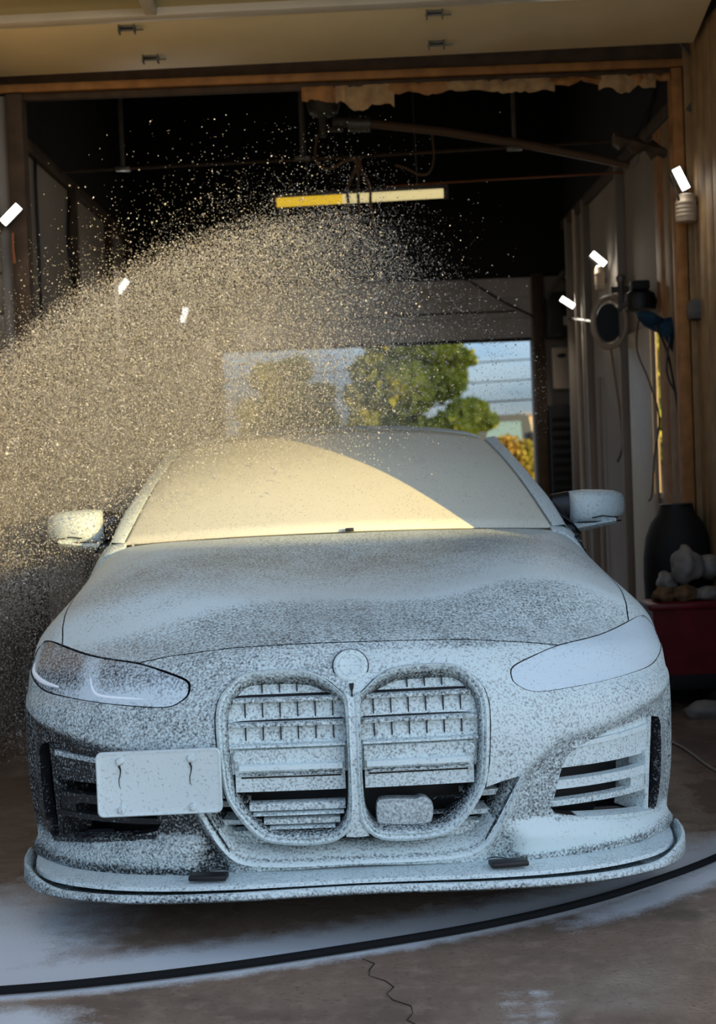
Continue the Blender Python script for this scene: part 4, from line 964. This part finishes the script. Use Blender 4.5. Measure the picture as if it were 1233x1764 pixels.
# red tub of rags by the right post
tb = tag(empty('red_tub', (1.62, 7.62, 0)), 'red plastic tub heaped with bags and rags against the right post', 'tub')
def taper(x0, x1, y0, y1, z0, z1, k): return MB().rings([[(x0 + k, y0 + k, z0), (x1 - k, y0 + k, z0), (x1 - k, y1 - k, z0), (x0 + k, y1 - k, z0)], [(x0, y0, z1), (x1, y0, z1), (x1, y1, z1), (x0, y1, z1)], [(x0 + .02, y0 + .02, z1), (x1 - .02, y0 + .02, z1), (x1 - .02, y1 - .02, z1), (x0 + .02, y1 - .02, z1)], [(x0 + k + .02, y0 + k + .02, z0 + .02), (x1 - k - .02, y0 + k + .02, z0 + .02), (x1 - k - .02, y1 - k - .02, z0 + .02), (x0 + k + .02, y1 - k - .02, z0 + .02)]])
taper(-.26, .085, -.16, .09, .17, .50, .025).build('tub_wall', 'red_tub', tb, angle=20)
MB().box2((-.275, -.175, .485), (.095, .105, .515), .008).build('tub_rim', 'red_tub', tb)
MB().box2((-.25, -.14, .10), (.08, .08, .175), .01).build('dolly', 'rubber', tb)
for x in (-.2, .04):
    for y in (-.09, .04): MB().lathe((x, y, 0), [(.012, 0), (.03, .01), (.03, .09), (.015, .1)], 12).build('castor', 'rubber', tb)
def lump(name, c, d, m, label, cat, seed, amp=.35, group=None):
    bm = bmesh.new(); bmesh.ops.create_icosphere(bm, subdivisions=3, radius=1)
    for v in bm.verts:
        n = noise.noise(v.co * 1.6 + Vector((seed, 0, 0))) + .5 * abs(noise.noise(v.co * 4 + Vector((seed, 3, 0))))
        q = v.co * (1 + amp * n); v.co = Vector((q.x * d[0], q.y * d[1], q.z * d[2]))
    me = bpy.data.meshes.new(name); bm.to_mesh(me); bm.free(); me.materials.append(MATS[m]); me.shade_smooth()
    o = bpy.data.objects.new(name, me); COL.objects.link(o); o.location = c; return tag(o, label, cat, group)
lump('plastic_bag', (1.555, 7.60, .68), (.075, .07, .085), 'bag_white', 'crumpled clear plastic bag on top of the heap in the red tub', 'bag', 1)
lump('plastic_bag', (1.675, 7.66, .665), (.055, .07, .06), 'bag_white', 'smooth white bundle at the edge of the red tub by the post', 'bag', 5, .12)
lump('plastic_bag', (1.475, 7.66, .60), (.05, .06, .05), 'bag_white', 'small grey plastic bag low on the heap in the red tub', 'bag', 9)
lump('rag', (1.44, 7.58, .545), (.055, .06, .035), 'rag_brown', 'brown rag hanging at the car end of the red tub', 'rag', 12)
lump('rag', (1.535, 7.56, .55), (.06, .06, .04), 'rag_brown', 'orange brown rag in the middle of the red tub', 'rag', 15)
lump('rag', (1.64, 7.56, .545), (.06, .06, .035), 'bag_white', 'pale rag at the post end of the red tub', 'rag', 18)
o = tag(empty('rubber_cover', (1.575, 7.90, .60)), 'black bell-shaped rubber cover standing behind the heap of bags', 'cover')
MB().lathe((0, 0, 0), [(.150, -.6), (.17, 0), (.168, .10), (.155, .20), (.128, .27), (.094, .315), (.082, .35), (.075, .353)], 28).build('cover_skirt', 'rubber', o); MB().lathe((0, 0, .345), [(.082, 0), (.082, .018), (.076, .02)], 28).build('cover_collar', 'black_plastic', o)
# suds under the tub, hose on the floor, cord
lump('suds_heap', (1.60, 7.30, .03), (.14, .05, .045), 'bag_white', 'low heap of foam suds in front of the red tub', 'foam', 30)
o = MB().tube([(x, y, .013) for x, y in spline(HOSE, 10)], .0105, 10).build('pressure_hose', 'hose_black'); tag(o, 'black pressure hose lying across the floor in front of the car', 'hose')
o = MB().tube([(x, y, .006) for x, y in spline([(1.10, 7.0), (1.22, 6.9), (1.305, 6.61), (1.338, 6.1), (1.45, 5.6)], 8)], .006, 8).build('extension_cable', 'white_plastic'); tag(o, 'thin pale cord on the floor right of the car', 'cord')

# ================================================================== outside, beyond the back door
def leaves(n, blobs, size, seed):
    rg = np.random.default_rng(seed); per = np.array([b_[3] ** 2 for b_ in blobs]); per = per / per.sum(); V = []; F = []
    for (x, y, z, r, sq), p in zip(blobs, per):
        k = int(n * p); d = rg.normal(size=(k, 3)); d /= np.linalg.norm(d, axis=1)[:, None]; q = d * (r * rg.uniform(.45, 1.08, k) ** .6)[:, None] * [1, 1, sq] + [x, y, z]
        a = rg.normal(size=(k, 3)); a /= np.linalg.norm(a, axis=1)[:, None]; c = np.cross(a, rg.normal(size=(k, 3))); c /= np.linalg.norm(c, axis=1)[:, None]
        s = (size * rg.uniform(.6, 1.3, k))[:, None]
        o = len(V) * 4; V.append(np.stack([q - a * s, q + c * s * .6, q + a * s, q - c * s * .6], 1).reshape(-1, 3))
    V = np.concatenate(V); return V, [(4 * i, 4 * i + 1, 4 * i + 2, 4 * i + 3) for i in range(len(V) // 4)]
def tree(name, loc, blobs, trunk_h, m, label, n=9000, size=.16, seed=1, cat='tree'):
    o = tag(empty(name, loc), label, cat, 'trees behind the garage' if cat == 'tree' else None)
    if trunk_h: MB().tube([(0, 0, -.1), (.05, 0, trunk_h * .5), (0, 0, trunk_h)], [.22, .17, .12], 10).build('trunk', 'bark', o)
    V, F = leaves(n, blobs, size, seed); c = MB().add(V, F).build('crown', m, o, smooth=False); c['kind'] = 'stuff'; return o
tree('leafy_tree', (1.25, 33, 0), [(-.3, 0, 2.5, .75, .8), (.55, .2, 2.65, .55, .8), (-.75, .1, 2.9, .5, .7), (.0, 0, 3.4, .62, .6), (-.55, 0, 3.55, .5, .6), (.55, 0, 3.25, .45, .6), (1.0, 0, 3.05, .28, .7), (.72, .1, 3.6, .25, .6), (1.1, .1, 1.95, .42, .6), (1.45, .1, 1.75, .25, .6), (.75, 0, 1.6, .5, .7), (0, .2, 1.45, .55, .8), (-.9, 0, 1.75, .5, .8), (-1.15, 0, 2.35, .3, .8)], 2.2, 'leaf_green', 'yellow-green leafy tree in the middle of the back doorway', 11000, .13, 3)
tree('leafy_tree', (-1.45, 35, 0), [(0, 0, 2.35, .6, .8), (-.35, 0, 2.9, .42, .7), (.2, 0, 3.05, .35, .7), (.6, .2, 1.9, .5, .7), (-.5, .1, 1.7, .5, .7), (.75, 0, 2.5, .3, .7), (.1, 0, 1.45, .6, .6), (-.85, 0, 2.2, .28, .7)], 1.9, 'leaf_green', 'tree seen through the drifting foam left in the back doorway', 8000, .13, 4)
tree('autumn_shrub', (3.5, 37, .0), [(0, 0, .75, .55, .9), (-.45, 0, .85, .42, .8), (.45, 0, .8, .45, .9), (.0, 0, 1.2, .34, .8), (.4, 0, 1.15, .25, .8), (-.1, 0, .1, .7, .6), (.1, 0, .35, .6, .6)], 0, 'leaf_autumn', 'orange and yellow shrub in front of the parked van', 5000, .07, 5, 'shrub')
tree('hedge_bush', (-1.2, 42, -.25), [(0, 0, .8, 1.0, .5), (1.6, 0, .8, 1.0, .5), (3.0, 0, .75, .9, .5), (-1.6, 0, .8, 1.0, .5)], 0, 'leaf_green', 'low green hedge running behind the trees', 4000, .12, 6, 'hedge')
# parked van
vn = tag(empty('parked_van', (4.25, 45, 0)), 'grey van with a big pale windscreen parked beyond the back door', 'van')
def vrect(y, pts): return [(x, y, z) for x, z in pts]
MB().rings([vrect(0, [(-.80, .55), (.78, .55), (.80, 1.28), (.66, 1.98), (.55, 2.08), (-.45, 2.08), (-.62, 1.96), (-.80, 1.28)]), vrect(3.2, [(-.80, .55), (.78, .55), (.80, 1.28), (.70, 2.0), (.6, 2.12), (-.5, 2.12), (-.66, 1.98), (-.80, 1.28)])]).build('van_body', 'van_paint', vn, angle=30)
MB().rings([vrect(-.02, [(-.62, 1.25), (.46, 1.25), (.42, 1.88), (-.46, 1.88)]), vrect(.02, [(-.62, 1.25), (.46, 1.25), (.42, 1.88), (-.46, 1.88)])]).build('windscreen', 'van_glass', vn, smooth=False)
MB().rings([[(-.84, -.8, .3), (.82, -.8, .3), (.82, -.8, .95), (-.84, -.8, .95)], [(-.84, .1, .3), (.82, .1, .3), (.80, .1, 1.24), (-.80, .1, 1.24)]]).build('bonnet', 'van_paint', vn, angle=30)
for x in (-.7, .7):
    for y in (-.3, 2.6): MB().rings([[(x + dx, y + .33 * cos(2 * pi * k / 20), .33 + .33 * sin(2 * pi * k / 20)) for k in range(20)] for dx in (-.1, .1)]).build('wheel', 'rubber', vn)
MB().box((.72, -.1, 1.45), (.16, .1, .24), 0, .03).build('door_mirror', 'rubber', vn)
ho = tag(empty('far_house', (9.42, 80, 0)), 'cream house wall far off beyond the parked van', 'house')
MB().box2((-.9, 0, 0), (5, 6, 2.62)).build('wall', 'cream_wall', ho, smooth=False); MB().rings([[(-.95, -.3, 2.62), (5.2, -.3, 2.62), (5.2, 6.3, 2.62), (-.95, 6.3, 2.62)], [(-.95, 3, 2.8), (5.2, 3, 2.8), (5.2, 3.05, 2.8), (-.95, 3.05, 2.8)]]).build('roof', 'cream_wall', ho, smooth=False)
for k, z in enumerate((2.42, 2.95, 3.45)):
    o = MB().tube([(-8, 45 - k, z - .35), (0, 45 - k, z - .06), (12, 45 - k, z + .22)], .017 if k else .024, 5).build('power_line', 'rubber')
    tag(o, ('lowest and darkest overhead wire above the van', 'middle overhead wire above the van', 'highest thin overhead wire above the van')[k], 'wire', 'overhead wires')
tree('leafy_tree', (5.6, 29, 0), [(0, 0, 2.6, 1.0, 1.2), (-.5, .2, 3.6, .8, 1.0), (.2, 0, 1.6, .8, .9)], 2.0, 'leaf_green', 'tree outside glimpsed through the narrow window slot', 4000, .13, 8)
o = tag(empty('garden_wall', (6.0, 31, 0)), 'pale wall glimpsed low through the narrow window slot', 'wall'); MB().box2((-1.5, 0, .0), (2.5, .2, 1.75), .02).build('wall_face', 'cream_wall', o); MB().box2((-1.55, -.05, 1.75), (2.55, .25, 1.82), .01).build('coping', 'cream_wall', o)
# unseen wall added behind the camera, sized so it keeps the low sun off the lower half of the car
nb = struct(MB().box2((5.5, -3.3, 0), (15, -3.0, 2.76)).build('wall_sun_block', 'render_wall', smooth=False))

NFLAKE = 70000; NMIST = 350000
# ================================================================== foam spray in the air
def spray_density(x, z):
    "density of flakes over the cross-section of the arc thrown from the left"
    top = np.interp(x, [-2.2, -1.7, -1.36, -1.08, -.71, -.32, 0, .16, .30, .42, .55], [1.35, 1.58, 1.77, 1.97, 2.14, 2.25, 2.27, 2.20, 2.06, 1.9, 1.7])
    bot = np.interp(x, [-2.2, -1.4, -1.1, -.8, -.55, -.2, .3, .6], [.55, .70, .85, 1.0, 1.22, 1.36, 1.42, 1.45])
    d = sstep(top + .015, top - .16, z) * sstep(bot - .30, bot + .22, z)
    d = d * np.interp(x, [-2, -1.0, -.4, -.1, .12, .3, .5], [1, 1, 1.0, .75, .36, .10, .0])
    halo = .05 * np.exp(-np.maximum(z - top, 0) / .08) * (z > top - .1) * np.interp(x, [-2, -1.2, -.4, .1, .5, .7], [.3, .6, 1, 1.2, .9, 0])
    low = .22 * sstep(-.75, -1.15, x) * sstep(.1, .3, z) * (z < 1.0)
    drift = .09 * np.exp(-(((x + .1) / .55) ** 2)) * sstep(1.3, 1.42, z) * sstep(1.8, 1.5, z)
    return np.maximum.reduce([d, halo, drift, low])
def sample_spray(n, seed, pw=1.0):
    rg = np.random.default_rng(seed); out_ = []
    m = 0
    while m < n:
        x = rg.uniform(-2.1, .75, 200000); z = rg.uniform(.1, 2.6, 200000); k = rg.uniform(0, 1, 200000) < spray_density(x, z) ** pw
        y = np.clip(rg.normal(6.35, .42, 200000), 5.5, 7.5)
        P = np.stack([x, y, z], 1)[k]
        # the same fan seen from its throw: it widens a little with distance
        P[:, 0] *= P[:, 1] / 6.2; P[:, 2] = 1.3 + (P[:, 2] - 1.3) * P[:, 1] / 6.2
        P = P[P[:, 0] > -1.68]; out_.append(P); m += len(P)
    return np.concatenate(out_)[:n], rg
def octa(P, S, rg):
    n = len(P); D = np.array([(1, 0, 0), (-1, 0, 0), (0, 1, 0), (0, -1, 0), (0, 0, 1), (0, 0, -1)], float)
    q = rg.normal(size=(n, 3, 3)); q, _ = np.linalg.qr(q)
    V = P[:, None, :] + np.einsum('nij,kj->nki', q, D) * (S[:, None] * rg.uniform(.55, 1.2, (n, 6)))[..., None]
    F = np.array([(0, 2, 4), (2, 1, 4), (1, 3, 4), (3, 0, 4), (2, 0, 5), (1, 2, 5), (3, 1, 5), (0, 3, 5)])
    F = (np.arange(n)[:, None, None] * 6 + F[None]).reshape(-1, 3); return V.reshape(-1, 3), F
def fast_mesh(name, V, F, m):
    me = bpy.data.meshes.new(name); k = F.shape[1]; me.vertices.add(len(V)); me.vertices.foreach_set('co', V.astype('f').ravel())
    me.loops.add(F.size); me.loops.foreach_set('vertex_index', F.astype('i').ravel()); me.polygons.add(len(F))
    me.polygons.foreach_set('loop_start', np.arange(0, F.size, k, dtype='i')); me.update(calc_edges=True); me.validate()
    me.materials.append(MATS[m]); o = bpy.data.objects.new(name, me); COL.objects.link(o); return o
P, rg = sample_spray(NFLAKE, 21)
S = rg.lognormal(math.log(.0019), .42, len(P)); V, F = octa(P, S, rg)
o = fast_mesh('foam_spray', V, F, 'droplet'); tag(o, 'cloud of white foam flakes sprayed in an arc over the car', 'foam', None, 'stuff')
# the larger loose flakes along the top of the arc
P, rg = sample_spray(3200, 22, .35)
S = rg.uniform(.0030, .0055, len(P)); V, F = octa(P, S, rg)
o = fast_mesh('foam_flakes', V, F, 'droplet'); tag(o, 'larger loose foam flakes flying at the fringe of the spray', 'foam', None, 'stuff')

P, rg = sample_spray(NMIST, 23, .8)
D = np.array([(1, 1, 1), (-1, -1, 1), (-1, 1, -1), (1, -1, -1)], float) / 1.7; q = rg.normal(size=(len(P), 3, 3)); q, _ = np.linalg.qr(q)
V = (P[:, None, :] + np.einsum('nij,kj->nki', q, D) * rg.lognormal(math.log(.0017), .35, len(P))[:, None, None]).reshape(-1, 3)
F = (np.arange(len(P))[:, None, None] * 4 + np.array([(0, 1, 2), (0, 3, 1), (0, 2, 3), (1, 3, 2)])[None]).reshape(-1, 3)
o = fast_mesh('foam_mist', V, F, 'droplet'); tag(o, 'fine mist of foam filling the body of the spray', 'mist', None, 'stuff')

o = MB().box2((-1.69, -.78, .15), (.5, .78, 2.35)).build('drifting_haze', 'mist', smooth=False); o.location = (0, 6.45, 0)
tag(o, 'pale haze of drifting suds hanging within the spray', 'haze', None, 'stuff')
